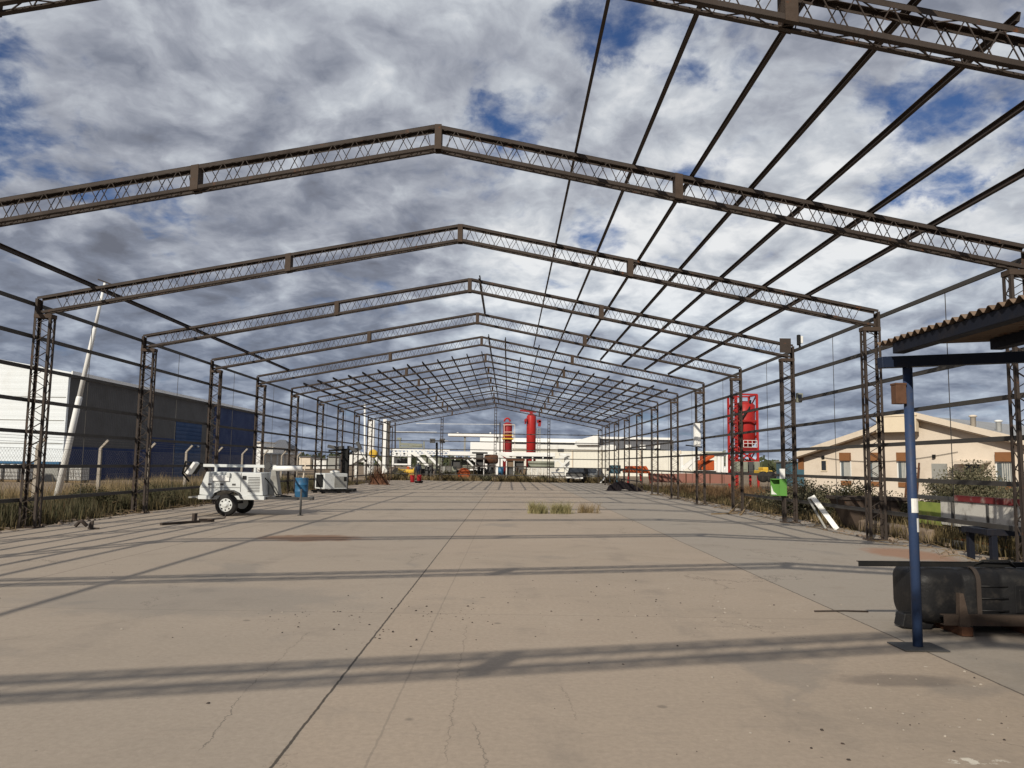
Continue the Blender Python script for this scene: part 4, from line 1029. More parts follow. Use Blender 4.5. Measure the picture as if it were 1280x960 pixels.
mb = MB(); c0 = at(634, 528, Y); mb.tube([c0+Vector((.36*math.cos(a), 0, .42*math.sin(a)+.1)) for a in [math.pi*i/8 for i in range(9)]], .11, 8); fbuild(mb, 'loop_pipe', 'red', b)
mb = MB(); fbox(mb, 627.5, 642, 547.5, 549, Y-.9, 1.8); fbar(mb, (628, 544), (642, 544), Y-.9, .08)
fbuild(mb, 'platform', 'yellow', b)
mb = MB()
for px in (630.3, 643.5): fbar(mb, (px, 531), (px, 568), Y-.75, .055)
fbar(mb, (629, 531), (643.5, 531), Y-.75, .07); fbar(mb, (630, 540), (643, 540), Y-.75, .06)
fbuild(mb, 'guard_frame', 'trim', b)
# white rig deck with windows in front of the vessels
Y = 90
b = fthing('white_rig_deck', 'long white rig substructure deck below the red vessels', 'rig deck', 650, Y)
fbuild(fbox(MB(), 560, 694, 565, 570, Y, 3), 'deck_beam', 'white_clean', b, bevel=.03)
mb = MB()
for px in (568, 592, 616, 640, 652, 665, 678, 692): fbox(mb, px, px+1.6, 570.2, 604, Y+.1, .3)
fbuild(mb, 'deck_post', 'white', b)
fbuild(fbox(MB(), 645, 691, 570.3, 573.5, Y+.6, .2), 'window_band', 'dark_glass', b)
mb = MB()
for a, c in (((614, 584), (620, 566)), ((620, 566), (632, 576)), ((624, 566), (640, 574)), ((618, 568), (612, 576))): fbar(mb, a, c, Y-.6, .28)
fbuild(mb, 'sling_arm', 'white', b)
b = fthing('white_mud_tank', 'dented pale mud tank standing under the rig deck', 'tank', 672, Y-5)
fbuild(fbox(MB(), 658, 695, 585, 604, Y-5, 2.2), 'tank_body', 'peeling_white', b, bevel=.05)
mb = MB()
for px in (664, 671, 678, 685): fbox(mb, px, px+1, 585, 604, Y-5.06, .05)
fbuild(mb, 'rib', 'white', b)
b = fthing('pale_pipe_bundle', 'bundle of pale pipes stacked above the mud tank', 'pipes', 675, Y-4)
mb = MB()
for i in range(6):
    for j in range(2): mb.tube([at(660, 582-j*4+i*.4, Y-4+i*.3), at(693, 582.5-j*4+i*.4, Y-4+i*.3)], .16, 8)
fbuild(mb, 'pipes', 'olive_grey', b)
b = fthing('white_pallet_crate', 'white crate beside the dark pickup at the end of the slab', 'crate', 698, 78)
fbuild(fbox(MB(), 690, 705, 590, 602.5, 78, 1.1), 'crate_body', 'white', b, bevel=.02)
mb = MB()
for py in (592, 595, 598, 601): fbox(mb, 690.2, 704.8, py, py+.5, 77.97, .028)
fbuild(mb, 'slat_gap', 'trim', b)
b = fthing('white_slant_truss', 'white slanted truss boom right of the rig deck', 'boom', 705, 88)
mb = MB(); fbar(mb, (693, 577), (708, 569), 88, .25); fbar(mb, (694, 590), (712, 574), 88, .25); fbar(mb, (697, 575), (713, 590), 88, .2); fbox(mb, 700, 714, 566.5, 569.5, 88, 1.2); fbox(mb, 706, 712, 570, 600, 88.3, 1)
fbuild(mb, 'boom_frame', 'white', b)
fbuild(fbox(MB(), 698, 705, 561, 565, 88, 1.2), 'motor', 'dark_grey', b)
# white truss rig left
Y = 86
b = fthing('white_drilling_rig', 'white truck mounted drilling rig with its mast lowered flat', 'drilling rig', 520, Y)
mb = MB(); fbox(mb, 488, 562, 561.5, 563.5, Y, .5); fbox(mb, 488, 562, 567, 568.4, Y, .5)
for i in range(14): fbar(mb, (490+i*5, 567), (492.5+i*5, 563.5), Y+.05, .12); fbar(mb, (492.5+i*5, 563.5), (495+i*5, 567), Y+.05, .12)
fbuild(mb, 'lowered_mast', 'white_clean', b)
mb = MB(); fbox(mb, 490, 492.4, 568.5, 583, Y-1, .4); fbox(mb, 510, 514, 563, 584, Y-1, .4); fbox(mb, 490, 514, 569.6, 571.2, Y-1.05, .4); fbox(mb, 492.6, 509.8, 579.5, 581.5, Y-1, .4)
fbar(mb, (492.5, 565), (500, 569.5), Y-1, .18); fbar(mb, (500, 565), (492.5, 569.5), Y-1, .18); fbar(mb, (502, 565), (509, 569.5), Y-1, .18); fbar(mb, (509, 565), (502, 569.5), Y-1, .18)
fbuild(mb, 'front_frame', 'white_clean', b)
fbuild(fbox(MB(), 492, 510, 572.5, 579.3, Y+.2, 1.8), 'engine_bay', 'dark_grey', b)
mb = MB(); fbar(mb, (517, 564), (537, 585), Y-1.2, .30); fbar(mb, (528, 562), (548, 582), Y-1, .26); fbar(mb, (514, 566), (520, 570), Y-1, .2)
fbuild(mb, 'raising_ram', 'white_clean', b)
mb = MB(); fbox(mb, 514, 570, 586, 589, Y-.6, 2.4); fbuild(mb, 'chassis', 'dark_grey', b)
mb = MB(); fbox(mb, 520, 533, 572, 585.5, Y, 1.6); fbox(mb, 535, 552, 570, 585.5, Y+.3, 1.6); fbuild(mb, 'machinery', 'olive_grey', b)
for px in (496, 522, 531, 549, 558):
    c = at(px, 590, Y-.7); MB().lathe([(.25, -.18), (.5, -.16), (.55, -.08), (.55, .08), (.5, .16), (.25, .18)], (c.x, c.y, .5), 18, 'y').build('tyre', M['rubber'], b, loc=-b.location)
mb = MB(); fbar(mb, (500, 555), (528, 556.5), Y+2, .30); fbar(mb, (500, 559), (528, 558.5), Y+2, .2); fbar(mb, (500, 548), (500, 560), Y+2, .16); fbox(mb, 496, 501, 547, 549.5, Y+2, .6); fbar(mb, (530, 552), (530, 561), Y+2, .15)
fbuild(mb, 'crown_block', 'olive_grey', b)
b = fthing('yellow_winch', 'small yellow winch machine in front of the white drilling rig', 'winch', 508, Y-6)
mb = MB(); c = at(508, 588, Y-6); mb.lathe([(.35, -.8), (.35, -.7), (.22, -.69), (.22, .69), (.35, .7), (.35, .8)], (c.x, c.y, .75), 18, 'x'); fbox(mb, 499, 517, 592, 596, Y-6.4, .9)
fbuild(mb, 'winch_drum', 'yellow', b); fbuild(fbox(MB(), 508.5, 511.5, 583, 586, Y-6, .4), 'winch_cap', 'orange', b)
b = fthing('person', 'worker in dark blue overalls and white helmet beside the yellow winch', 'person', 523, Y-7)
def person():
    pxx = atx(522.5, Y-7); V = [(0,0,.95),(0,0,1.18),(0,0,1.40),(0,0,1.52),(0,-.01,1.66),(.20,0,1.42),(.27,-.05,1.16),(.22,-.22,1.0),(-.20,0,1.42),(-.27,-.05,1.16),(-.2,-.2,1.0),(.10,0,.92),(.11,-.02,.5),(.11,0,.09),(.11,-.12,.06),(-.10,0,.92),(-.11,-.02,.5),(-.11,0,.09),(-.11,-.12,.06)]
    R_ = [.16,.17,.17,.065,.10,.075,.06,.045,.075,.06,.045,.10,.075,.06,.05,.10,.075,.06,.05]
    Ed = [(0,1),(1,2),(2,3),(3,4),(2,5),(5,6),(6,7),(2,8),(8,9),(9,10),(0,11),(11,12),(12,13),(13,14),(0,15),(15,16),(16,17),(17,18)]
    me = bpy.data.meshes.new('body'); me.from_pydata(V, Ed, []); me.materials.append(M['blue_dark'])
    o = bpy.data.objects.new('body', me); COL.objects.link(o); o.parent = b
    mod = o.modifiers.new('skin', 'SKIN'); sv = me.skin_vertices
    if not sv:
        bm = bmesh.new(); bm.from_mesh(me); bm.verts.layers.skin.verify(); bm.to_mesh(me); bm.free(); sv = me.skin_vertices
    for i, r in enumerate(R_): sv[0].data[i].radius = (r, r)
    sv[0].data[0].use_root = True
    s2 = o.modifiers.new('sub', 'SUBSURF'); s2.levels = 1; s2.render_levels = 1
    MB().lathe([(.135, 1.70), (.15, 1.71), (.125, 1.74), (.11, 1.80), (.05, 1.84)], (0, -.01, 0), 14).build('helmet', M['white_clean'], b)
person(); b.location.z = -.02
# tall white masts left
b = fthing('white_ladder_mast', 'tall white perforated mast section standing left of the drilling rig, wider of two', 'mast', 464.5, 92)
fbuild(fbox(MB(), 461, 468, 525, 600, 92, .7), 'mast_body', 'white_clean', b, bevel=.02)
mb = MB()
for py in range(530, 596, 4): fbox(mb, 463.8, 465.2, py, py+1.5, 91.99, .01)
fbuild(mb, 'punched_hole', 'grey_paint', b)
b = fthing('white_box_mast', 'white mast section beside a grey one, right of the perforated mast', 'mast', 483, 93)
fbuild(fbox(MB(), 479, 483.5, 524, 600, 93, .6), 'mast_body', 'white_clean', b); fbuild(fbox(MB(), 484, 487.5, 526, 600, 93.2, .6), 'grey_leg', 'steel_light', b)
b = fthing('thin_white_pole', 'thin tall white pole left of the perforated mast', 'pole', 456, 94)
fbuild(MB().tube([at(456, 604, 94), at(456, 505, 94)], .12, 8), 'pole_shaft', 'white_clean', b)
b = fthing('yellow_hose_reel', 'bright yellow round hose reel between the white masts', 'reel', 466.5, 80)
c = at(466.5, 567, 80); mb = MB().lathe([(.2, -.2), (.42, -.19), (.42, -.14), (.25, -.13), (.25, .13), (.42, .14), (.42, .19), (.2, .2)], c, 18, 'y'); fbuild(mb, 'reel', 'yellow', b)
fbuild(MB().bar(c-Vector((0, 0, .3)), (c.x, c.y, -.05), .12), 'stand', 'grey_paint', b)
b = fthing('white_gantry_cone', 'white sloping hopper frame at the far left end of the slab', 'hopper', 446, 88)
mb = MB()
for a, c in (((452, 566), (430, 580)), ((452, 566), (462, 584)), ((436, 576), (458, 576)), ((430, 580), (432, 600)), ((445, 570), (445, 600)), ((460, 580), (460, 600)), ((470, 572), (484, 590))): fbar(mb, a, c, 88, .3)
fbar(mb, (434, 578), (452, 567), 88, 1.0)
fbuild(mb, 'frame', 'white', b)
# dark floodlight tower
b = fthing('dark_floodlight_tower', 'dark floodlight tower with two banks of lamps before the far gable', 'floodlight tower', 546, 76)
fbuild(MB().bar(at(546, 604, 76), at(546, 553, 76), .2), 'pole', 'black', b)
mb = MB(); fbar(mb, (538, 551), (555, 551), 76, .1); fbuild(mb, 'cross_arm', 'black', b)
for px in (537.2, 549.5):
    for py in (548.2, 551.5): fbuild(fbox(MB(), px, px+6.5, py, py+2.2, 75.8, .35), 'lamp_head', 'dark_grey', b)
# dark skid clutter in the middle
b = fthing('dark_skid_unit', 'dark open framed pump skid standing behind the far gable', 'pump skid', 583, 82)
mb = MB(); fbox(mb, 562, 607, 572.6, 574, 82, 2.4); fbox(mb, 562, 607, 584.6, 586, 82, 2.4)
for px in (562, 584, 605): fbox(mb, px, px+1.2, 574, 584.6, 82, .12); fbox(mb, px, px+1.2, 586, 603, 82, .12)
fbuild(mb, 'frame', 'steel', b)
mb = MB(); fbox(mb, 564, 575, 575, 584.4, 82.5, 1.5); fbox(mb, 595, 604, 567, 584.4, 82.5, 1.5); fbox(mb, 566, 603, 588, 602, 83, 1.2); fbox(mb, 590, 609, 565, 567, 82.3, 2)
fbuild(mb, 'engine_block', 'dark_grey', b); fbuild(fbox(MB(), 576.5, 594, 575, 584.4, 83, 1), 'panel', 'olive_grey', b)
mb = MB(); fbar(mb, (584, 575), (592, 583), 81.8, .16); fbar(mb, (590, 573), (594, 577), 81.8, .16); fbuild(mb, 'white_strut', 'white', b)
b = fthing('rust_brown_tank', 'rust brown round tank on the deck beside the pump skid', 'tank', 614, 83)
c = at(614, 574, 83); fbuild(MB().lathe([(.2, -.75), (.42, -.7), (.5, -.55), (.5, .55), (.42, .7), (.2, .75)], c, 18, 'x'), 'tank_body', 'rust', b)
fbuild(fbox(MB(), 609, 619, 579, 604, 82.8, .8), 'stand', 'dark_grey', b)
b = fthing('brown_tent_skid', 'brown tarpaulin covered skid in the middle below the rig deck', 'skid', 642, 84)
fbuild(fbox(MB(), 633, 656, 573.5, 576, 84, 2), 'top_frame', 'rust', b); fbuild(fbox(MB(), 634, 655, 576.2, 603, 84.4, 1.4), 'body', 'dark_grey', b)
mb = MB(); fbox(mb, 632.5, 633.8, 576, 603, 84, .12); fbox(mb, 642, 643, 576, 603, 84, .1); fbuild(mb, 'leg', 'white', b); fbuild(fbox(MB(), 634, 641.8, 576.4, 584, 84.2, .15), 'side_flap', 'soffit', b)
b = fthing('blue_barrel', 'small blue barrel below the left end of the rig deck', 'barrel', 626, 80)
c = at(626, 592, 80); fbuild(MB().lathe([(.26, .5), (.29, .52), (.29, .9), (.30, .92), (.29, .94), (.29, 1.3), (.26, 1.32)], (c.x, 80, 0), 16), 'barrel_shell', 'drum_blue', b); fbuild(MB().box(c.x-.4, c.x+.4, 79.7, 80.4, 0, .5), 'stand', 'steel', b)
for i, (px, mt, lb) in enumerate(((554, 'grey_paint', 'grey blue cabinet just right of the far floodlight tower'), (561, 'steel_light', 'second grey cabinet right of the far floodlight tower'), (567.5, 'olive_grey', 'pale green cabinet left of the orange hose coil'))):
    b = fthing('utility_cabinet', lb, 'cabinet', px, 80, 'cabinets behind the far gable')
    fbuild(fbox(MB(), px-3, px+3, 582+i*.5, 603.2, 80, .5), 'shell', mt, b, bevel=.02); fbuild(fbox(MB(), px-2.6, px+2.6, 583+i*.5, 602, 79.97, .029), 'door', mt, b)
# small things at the end of the slab
def bucket(px, lb, Y, h):
    b = thing('red_bucket', lb, 'bucket', (atx(px, Y), Y, 0), 0, 'red buckets at the far end of the slab')
    MB().lathe([(.17, 0), (.20, h-.02), (.22, h), (.19, h)], (0, 0, 0), 18).build('bucket_body', M['red_bucket'], b)
    MB().tube([(-.2, 0, h), (-.14, 0, h+.16), (0, 0, h+.22), (.14, 0, h+.16), (.2, 0, h)], .012, 6).build('handle', M['black'], b)
bucket(516, 'red plastic bucket left of its twin at the far end of the slab', 65.6, .62)
bucket(524.5, 'red plastic bucket standing in a dark tray at the far end of the slab', 64.0, .66)
tag(MB().lathe([(.30, 0), (.36, .16), (.34, .17), (.29, .03)], (0, 0, 0), 16).build('dark_tray', M['black'], loc=(atx(524.2, 64), 63.95, .004)), 'shallow dark tray holding the right red bucket', 'tray')
tag((lambda m_: [m_.lathe([(.12+.06*0, -.16), (.52, -.15), (.60, -.05), (.60, .05), (.52, .15), (.12, .16)], (0, 0, .62), 24, 'y')] and m_)(MB()).build('orange_hose_coil', M['orange'], loc=(atx(580, 74.3), 74.6, 0)), 'big round coil of orange hose standing before the far gable', 'hose coil')
b = thing('rusty_scrap_pile', 'rust orange pile of tangled steel mesh by the far left columns', 'scrap pile', (-8.25, 57.6, 0))
mb = MB(); rr = random.Random(9)
for i in range(90):
    a = rr.uniform(0, 6.28); r0 = rr.uniform(.1, .75); h = rr.uniform(.3, 1.55)*(1-r0*.7)
    p = Vector((r0*math.cos(a), r0*math.sin(a)*.8, rr.uniform(.02, .2))); q = p + Vector((rr.uniform(-.35, .35), rr.uniform(-.3, .3), h))
    mb.tube([p, (p+q)/2+Vector((rr.uniform(-.12, .12), 0, 0)), q], .016, 4)
mb.build('mesh_tangle', M['rust'], b, fix=False)
mb = MB()
for i in range(7): mb.hexa([(rr.uniform(-.9, -.2), rr.uniform(-.6, .0), .004), (rr.uniform(.2, 1.1), rr.uniform(-.6, -.2), .004), (rr.uniform(.1, .9), rr.uniform(.1, .5), .004), (-.4, .4, .004), (-.4, -.3, .1+.07*i), (.4, -.3, .12+.06*i), (.4, .3, .16+.05*i), (-.4, .3, .10+.07*i)])
mb.build('plate_scrap', M['rust'], b)
# dark pickup facing the slab
pk = thing('dark_pickup', 'old dark pickup truck parked nose-on at the far right end of the slab', 'pickup', (8.0, 75.0, -.02), math.radians(-14))
MB().prism([(-2.4, .45), (-2.4, .95), (-1.35, 1.02), (-.8, 1.42), (.5, 1.42), (.75, 1.0), (2.3, .98), (2.3, .45)], -.82, .82, 'x').build('body', M['black'], pk, bevel=.05)
MB().box(-.70, .70, -2.44, -2.402, .62, .86).build('grille', M['dark_grey'], pk); MB().box(-.80, .80, -2.52, -2.405, .42, .58).build('bumper', M['white'], pk, bevel=.02)
MB().hexa([(-.68, -1.33, 1.04), (.68, -1.33, 1.04), (.68, -1.31, 1.04), (-.68, -1.31, 1.04), (-.62, -.84, 1.40), (.62, -.84, 1.40), (.62, -.82, 1.40), (-.62, -.82, 1.40)]).build('windscreen', M['dark_glass'], pk)
for x in (-.62, .62): MB().lathe([(.10, -2.43), (.10, -2.405)], (x, 0, .76), 14, 'y').build('headlight', M['white_clean'], pk)
for x in (-.74, .74):
    for y in (-1.5, 1.4): MB().lathe([(.18, -.1), (.31, -.09), (.34, -.05), (.34, .05), (.31, .09), (.18, .1)], (x, y, .34), 18, 'x').build('wheel', M['rubber'], pk)
b = thing('rounded_car_shell', 'pale dusty rounded car shell beside the dark pickup', 'car', (9.55, 76.6, -.02), math.radians(-20))
MB().prism([(-1.9, .35), (-1.95, .75), (-1.1, .92), (-.6, 1.38), (.7, 1.40), (1.3, .98), (1.9, .85), (1.9, .35)], -.72, .72, 'x').build('body', M['grey_paint'], b, bevel=.12)
MB().hexa([(-.60, -1.10, .95), (.60, -1.10, .95), (.60, -1.08, .95), (-.60, -1.08, .95), (-.52, -.66, 1.34), (.52, -.66, 1.34), (.52, -.64, 1.34), (-.52, -.64, 1.34)]).build('windscreen', M['dark_glass'], b)
for x in (-.66, .66):
    for y in (-1.2, 1.2): MB().lathe([(.15, -.09), (.27, -.08), (.3, -.05), (.3, .05), (.27, .08), (.15, .09)], (x, y, .3), 18, 'x').build('wheel', M['rubber'], b)
tag(MB().bar((0, 0, .02), (.75, .1, .85), .45, .05).build('leaning_board', M['white'], loc=(9.75, 72.4, 0)), 'white board leaning beside the last right column', 'board')
# right background
b = fthing('teal_skid', 'teal blue tank skid beyond the far right columns', 'skid', 772, 70)
fbuild(fbox(MB(), 764, 776, 581.5, 592, 70, 1.2), 'tank', 'teal', b, bevel=.05); fbuild(fbox(MB(), 760, 788, 586, 589, 70.3, 1.2), 'frame', 'dark_grey', b)
mb = MB()
for px in (762, 771, 780, 786): fbar(mb, (px, 589), (px, 603), 70.3, .12)
fbuild(mb, 'leg', 'teal', b)
b = fthing('red_trough_skid', 'bright red tapered trough skid beyond the far right columns', 'trough', 798, 68)
q = [(785, 582.5), (808, 582.5), (814, 592), (782, 591)]; pts = [at(a, c, 68) for a, c in q]
fbuild(MB().prism([(p.x, p.z) for p in pts], 68, 70, 'y'), 'trough', 'orange', b, bevel=.04)
mb = MB(); fbar(mb, (786, 592), (785, 604), 68.2, .14); fbar(mb, (800, 592), (802, 604), 68.2, .14); fbar(mb, (811, 592), (813, 604), 68.2, .14); fbuild(mb, 'leg', 'red', b)
pf = fthing('pink_mesh_barrier', 'faded pink mesh barrier strung along the yard on the right', 'barrier', 865, 52)
mb = MB(); fbox(mb, 812, 848, 592, 603, 58, .05); fbox(mb, 848.3, 915, 592, 604, 57, .05); fbuild(mb, 'mesh_sheet', 'pink_mesh', pf)
for px in range(812, 918, 15): fbuild(fbox(MB(), px, px+.7, 590, 606, 57.9 if px < 848 else 56.9, .06), 'picket', 'rust', pf)
b = fthing('orange_excavator', 'orange and rust coloured machine behind the pink barrier', 'machine', 884, 62)
mb = MB(); fbox(mb, 877, 893, 575, 588, 62, 2); fbox(mb, 880, 887, 569, 575, 62.2, 1.5); fbar(mb, (872, 580), (892, 569), 61.8, .3); fbuild(mb, 'body', 'orange', b, bevel=.06)
fbuild(fbox(MB(), 881, 886, 570, 574.5, 62.1, .2), 'cab_window', 'dark_glass', b); fbuild(fbox(MB(), 875, 895, 588.5, 594, 61.9, 2.2), 'track', 'rubber', b)
b = fthing('white_mobile_gantry', 'white beam gantry with braced legs beyond the right columns', 'gantry', 870, 74)
mb = MB(); fbox(mb, 850, 912, 568, 570, 74, .6); fbar(mb, (853, 586), (872, 571), 74, .35); fbar(mb, (862, 587), (876, 571), 74, .35)
for px in (852, 898, 903, 909): fbar(mb, (px, 570), (px, 600), 74, .25)
fbuild(mb, 'frame', 'white_clean', b); mb = MB(); fbox(mb, 888, 899, 577, 590, 74.5, 2); fbuild(mb, 'white_tank', 'white', b, bevel=.1)
b = fthing('hanging_steel_trough', 'dark grey steel trough resting high on the white gantry', 'trough', 895, 73.8)
fbuild(MB().prism([(p.x, p.z) for p in (at(884, 565, 73.8), at(904, 565.3, 73.8), at(907, 562.5, 73.8), at(906, 566.5, 73.8), at(903, 568.2, 73.8), at(884, 568, 73.8))], 73.6, 74.4, 'y'), 'trough', 'olive_grey', b)
b = fthing('white_van', 'small white van parked far off between right columns', 'van', 909, 85)
fbuild(MB().prism([(p.x, p.z) for p in (at(902, 593, 85), at(902, 588, 85), at(906, 585, 85), at(908, 583, 85), at(917, 583, 85), at(917.5, 593, 85))], 85, 86.8, 'y'), 'body', 'white_clean', b, bevel=.1)
fbuild(fbox(MB(), 907.5, 912, 584.2, 587.6, 84.98, .02), 'side_window', 'dark_glass', b)
for px in (905, 914.5):
    c = at(px, 593, 84.95); fbuild(MB().lathe([(.33, -.05), (.33, .15)], (c.x, c.y, .33), 16, 'y'), 'wheel', 'rubber', b)
# red framed vessel
Y = 60
b = fthing('red_framed_vessel', 'bright red vessel inside a tall red lattice frame with white handrails', 'vessel', 934, Y)
xc, r_ = atx(937, Y), .78; zt = atz(937, 503, Y)
fbuild(MB().lathe([(r_*.5, 3.15), (r_, 3.55), (r_, zt-.15), (r_*.8, zt), (r_*.3, zt+.18)], (xc, Y+1.0, 0), 26), 'shell', 'red', b)
mb = MB(); x0, x1 = atx(920.5, Y), atx(947.5, Y); zb, zt2 = -.05, atz(934, 493, Y)
for x in (x0, x1):
    for y in (Y, Y+2.0): mb.bar((x, y, zb), (x, y, zt2), .16)
for z in (zt2, atz(934, 526, Y), atz(934, 560, Y)):
    for y in (Y, Y+2.0): mb.bar((x0, y, z), (x1, y, z), .12)
    for x in (x0, x1): mb.bar((x, Y, z), (x, Y+2.0, z), .12)
zz = zt2
for i in range(6):
    za, zc = zt2-i*(zt2-1.2)/6, zt2-(i+1)*(zt2-1.2)/6
    for x in (x0, x1): mb.bar((x, Y, za), (x, Y+2.0, zc), .08)
for za, zc in ((3.0, 2.1), (2.1, 3.0), (2.1, 1.2), (1.2, 2.1)): mb.bar((x0, Y, za), (x1, Y, zc), .1); mb.bar((x0, Y+2, za), (x1, Y+2, zc), .1)
for z in (2.1, 1.2): mb.bar((x0, Y, z), (x1, Y, z), .12)
fbuild(mb, 'lattice_frame', 'red', b)
xl = atx(917.5, Y); mb = MB()
for dx in (-.12, .22): mb.bar((xl+dx, Y-.25, 0), (xl+dx, Y-.25, zt2+.1), .07)
for i in range(22): mb.bar((xl-.12, Y-.25, .3+i*.3), (xl+.22, Y-.25, .3+i*.3), .05)
fbuild(mb, 'ladder', 'red', b)
mb = MB(); z = atz(937, 559, Y)
for dz in (0, .28, .52): mb.bar((atx(929, Y), Y-.15, z+dz), (atx(946, Y), Y-.15, z+dz), .03)
for px in (929, 934.5, 940, 946): mb.bar((atx(px, Y), Y-.15, z), (atx(px, Y), Y-.15, z+.52), .03)
fbuild(mb, 'handrail', 'white', b); fbuild(MB().box(x0, x1, Y+.01, Y+1.9, z-.28, z-.10), 'platform', 'crimson', b)
mb = MB(); mb.tube([(xc-.5, Y+.3, z+.8), (xc-.45, Y+.2, zt-1.2), (xc+.1, Y+.25, zt-.5), (xc+.3, Y+.5, zt+.2)], .09, 8); fbuild(mb, 'hose', 'black', b)
for i, (p0_, p1_, lb) in enumerate(((921, 935, 'grey green machinery box, leftmost of three below the red vessel'), (936, 942, 'narrow grey green box, middle of three below the red vessel'), (943, 950, 'grey green box, rightmost of three below the red vessel'))):
    b = fthing('machinery_box', lb, 'machinery', p0_, 50+i*.3, 'grey boxes below the red vessel')
    mt = 'dark_grey' if i == 1 else 'olive_grey'
    fbuild(fbox(MB(), p0_, p1_, 577, 590, 50+i*.3, 1.2), 'housing', mt, b, bevel=.03); fbuild(fbox(MB(), p0_, p1_, 590.3, 593, 50+i*.3, 1.2), 'skid', 'dark_grey', b)
    fbuild(fbox(MB(), p0_+1.5, p1_-1.5, 579, 587, 49.97+i*.3, .028), 'door', mt, b)
b = fthing('yellow_loader', 'small yellow machine beyond the green cabinet', 'machine', 958, 48)
mb = MB(); fbox(mb, 951, 966, 588, 594, 48, 1.4); fbox(mb, 954, 961, 584, 588, 48.2, 1); fbuild(mb, 'body', 'yellow', b, bevel=.05)
for px in (954, 963):
    c = at(px, 596, 47.9); fbuild(MB().lathe([(.2, -.1), (.34, -.08), (.34, .08), (.2, .1)], (c.x, c.y, c.z), 16, 'y'), 'wheel', 'rubber', b)
fbuild(fbox(MB(), 951, 966, 594.3, 601, 48.5, .6), 'undercarriage', 'dark_grey', b)
b = fthing('blue_grey_shed', 'blue grey shed beyond the left end of the cream house', 'shed', 1000, 75)
fbuild(fbox(MB(), 988, 1012, 578, 610, 75, 4), 'wall', 'teal', b); fbuild(fbox(MB(), 987, 1013, 576.6, 577.8, 74.8, 4.5), 'roof', 'grey_paint', b)
# far left houses
b = fthing('hipped_house', 'small house with grey hipped roof beyond the navy warehouse end', 'house', 344, 125)
fbuild(fbox(MB(), 330, 360, 563, 590, 125, 6), 'wall', 'white', b)
c0, c1 = at(326, 562.5, 124.5), at(363, 562.8, 124.5); zr = atz(344, 549, 125); xm = (c0.x+c1.x)/2
mb = MB(); B4 = [(c0.x, 124.5, c0.z), (c1.x, 124.5, c0.z), (c1.x, 131.5, c0.z), (c0.x, 131.5, c0.z)]; tA, tB = (xm-.5, 128, zr), (xm+.5, 128, zr)
mb.face([B4[0], B4[1], tB, tA]); mb.face([B4[2], B4[3], tA, tB]); mb.face([B4[1], B4[2], tB]); mb.face([B4[3], B4[0], tA]); mb.face(list(reversed(B4)))
fbuild(mb, 'roof', 'roof_dark', b)
mb = MB(); fbox(mb, 342, 346, 570, 582, 124.96, .03); fbox(mb, 350, 355, 570, 582, 124.96, .03); fbuild(mb, 'window', 'dark_glass', b)
for px0, px1, py, lb, mt in ((309, 329, 553, 'white flat roofed block next to the navy warehouse end', 'white_clean'), (328, 341, 560, 'lower white block left of the hipped house', 'white')):
    b = fthing('white_block', lb, 'building', px0, 118); fbuild(fbox(MB(), px0, px1, py, 592, 118, 6), 'wall', mt, b); fbuild(fbox(MB(), px0-.5, px1+.5, py-1.2, py-.1, 117.6, 6.6), 'roof_edge', 'trim', b)
    fbuild(fbox(MB(), px0+4, px0+8, 569, 576, 117.96, .03), 'window', 'dark_glass', b)
b = fthing('cream_low_house', 'low cream house with pilasters left of the far columns', 'house', 340, 105)
fbuild(fbox(MB(), 326, 358, 568, 598, 105, 5), 'wall', 'cream', b); fbuild(fbox(MB(), 325, 359, 566, 567.8, 104.7, 5.6), 'roof_edge', 'white', b)
mb = MB()
for px in (330, 338, 346, 353): fbox(mb, px, px+2, 568.2, 598, 104.9, .09)
fbuild(mb, 'pilaster', 'white', b)
for i, (px0, px1, py, mt, lb) in enumerate(((362, 372, 573, 'grey_paint', 'small grey far building right of the hipped house'), (374, 388, 571, 'trim', 'small beige far building behind the drum'), (392, 408, 574, 'white', 'low white far building above the generator'), (410, 424, 571, 'grey_paint', 'low grey far building behind the folded floodlight mast'))):
    b = fthing('distant_building', lb, 'building', px0, 160, 'far buildings on the left horizon'); fbuild(fbox(MB(), px0, px1, py, 586, 160, 8), 'wall', mt, b); fbuild(fbox(MB(), px0-.6, px1+.6, py-1, py-.1, 159.6, 8.8), 'roof_edge', 'roof_dark', b)
# pale wires strung across beyond the gable
b = fthing('overhead_wires', 'pale overhead wires strung high beyond the far gable', 'wires', 600, 90)
for (a, c, w) in (((494, 539.5), (546, 540), .05), ((520, 529.5), (625, 530.5), .04), ((510, 551), (560, 551), .04)): 
    mb = MB(); fbar(mb, a, c, 90, w); fbuild(mb, 'wire', 'white', b)
for px in (494, 625): fbuild(MB().bar(at(px, 604, 90), at(px, 528, 90), .14), 'pole', 'steel', b)

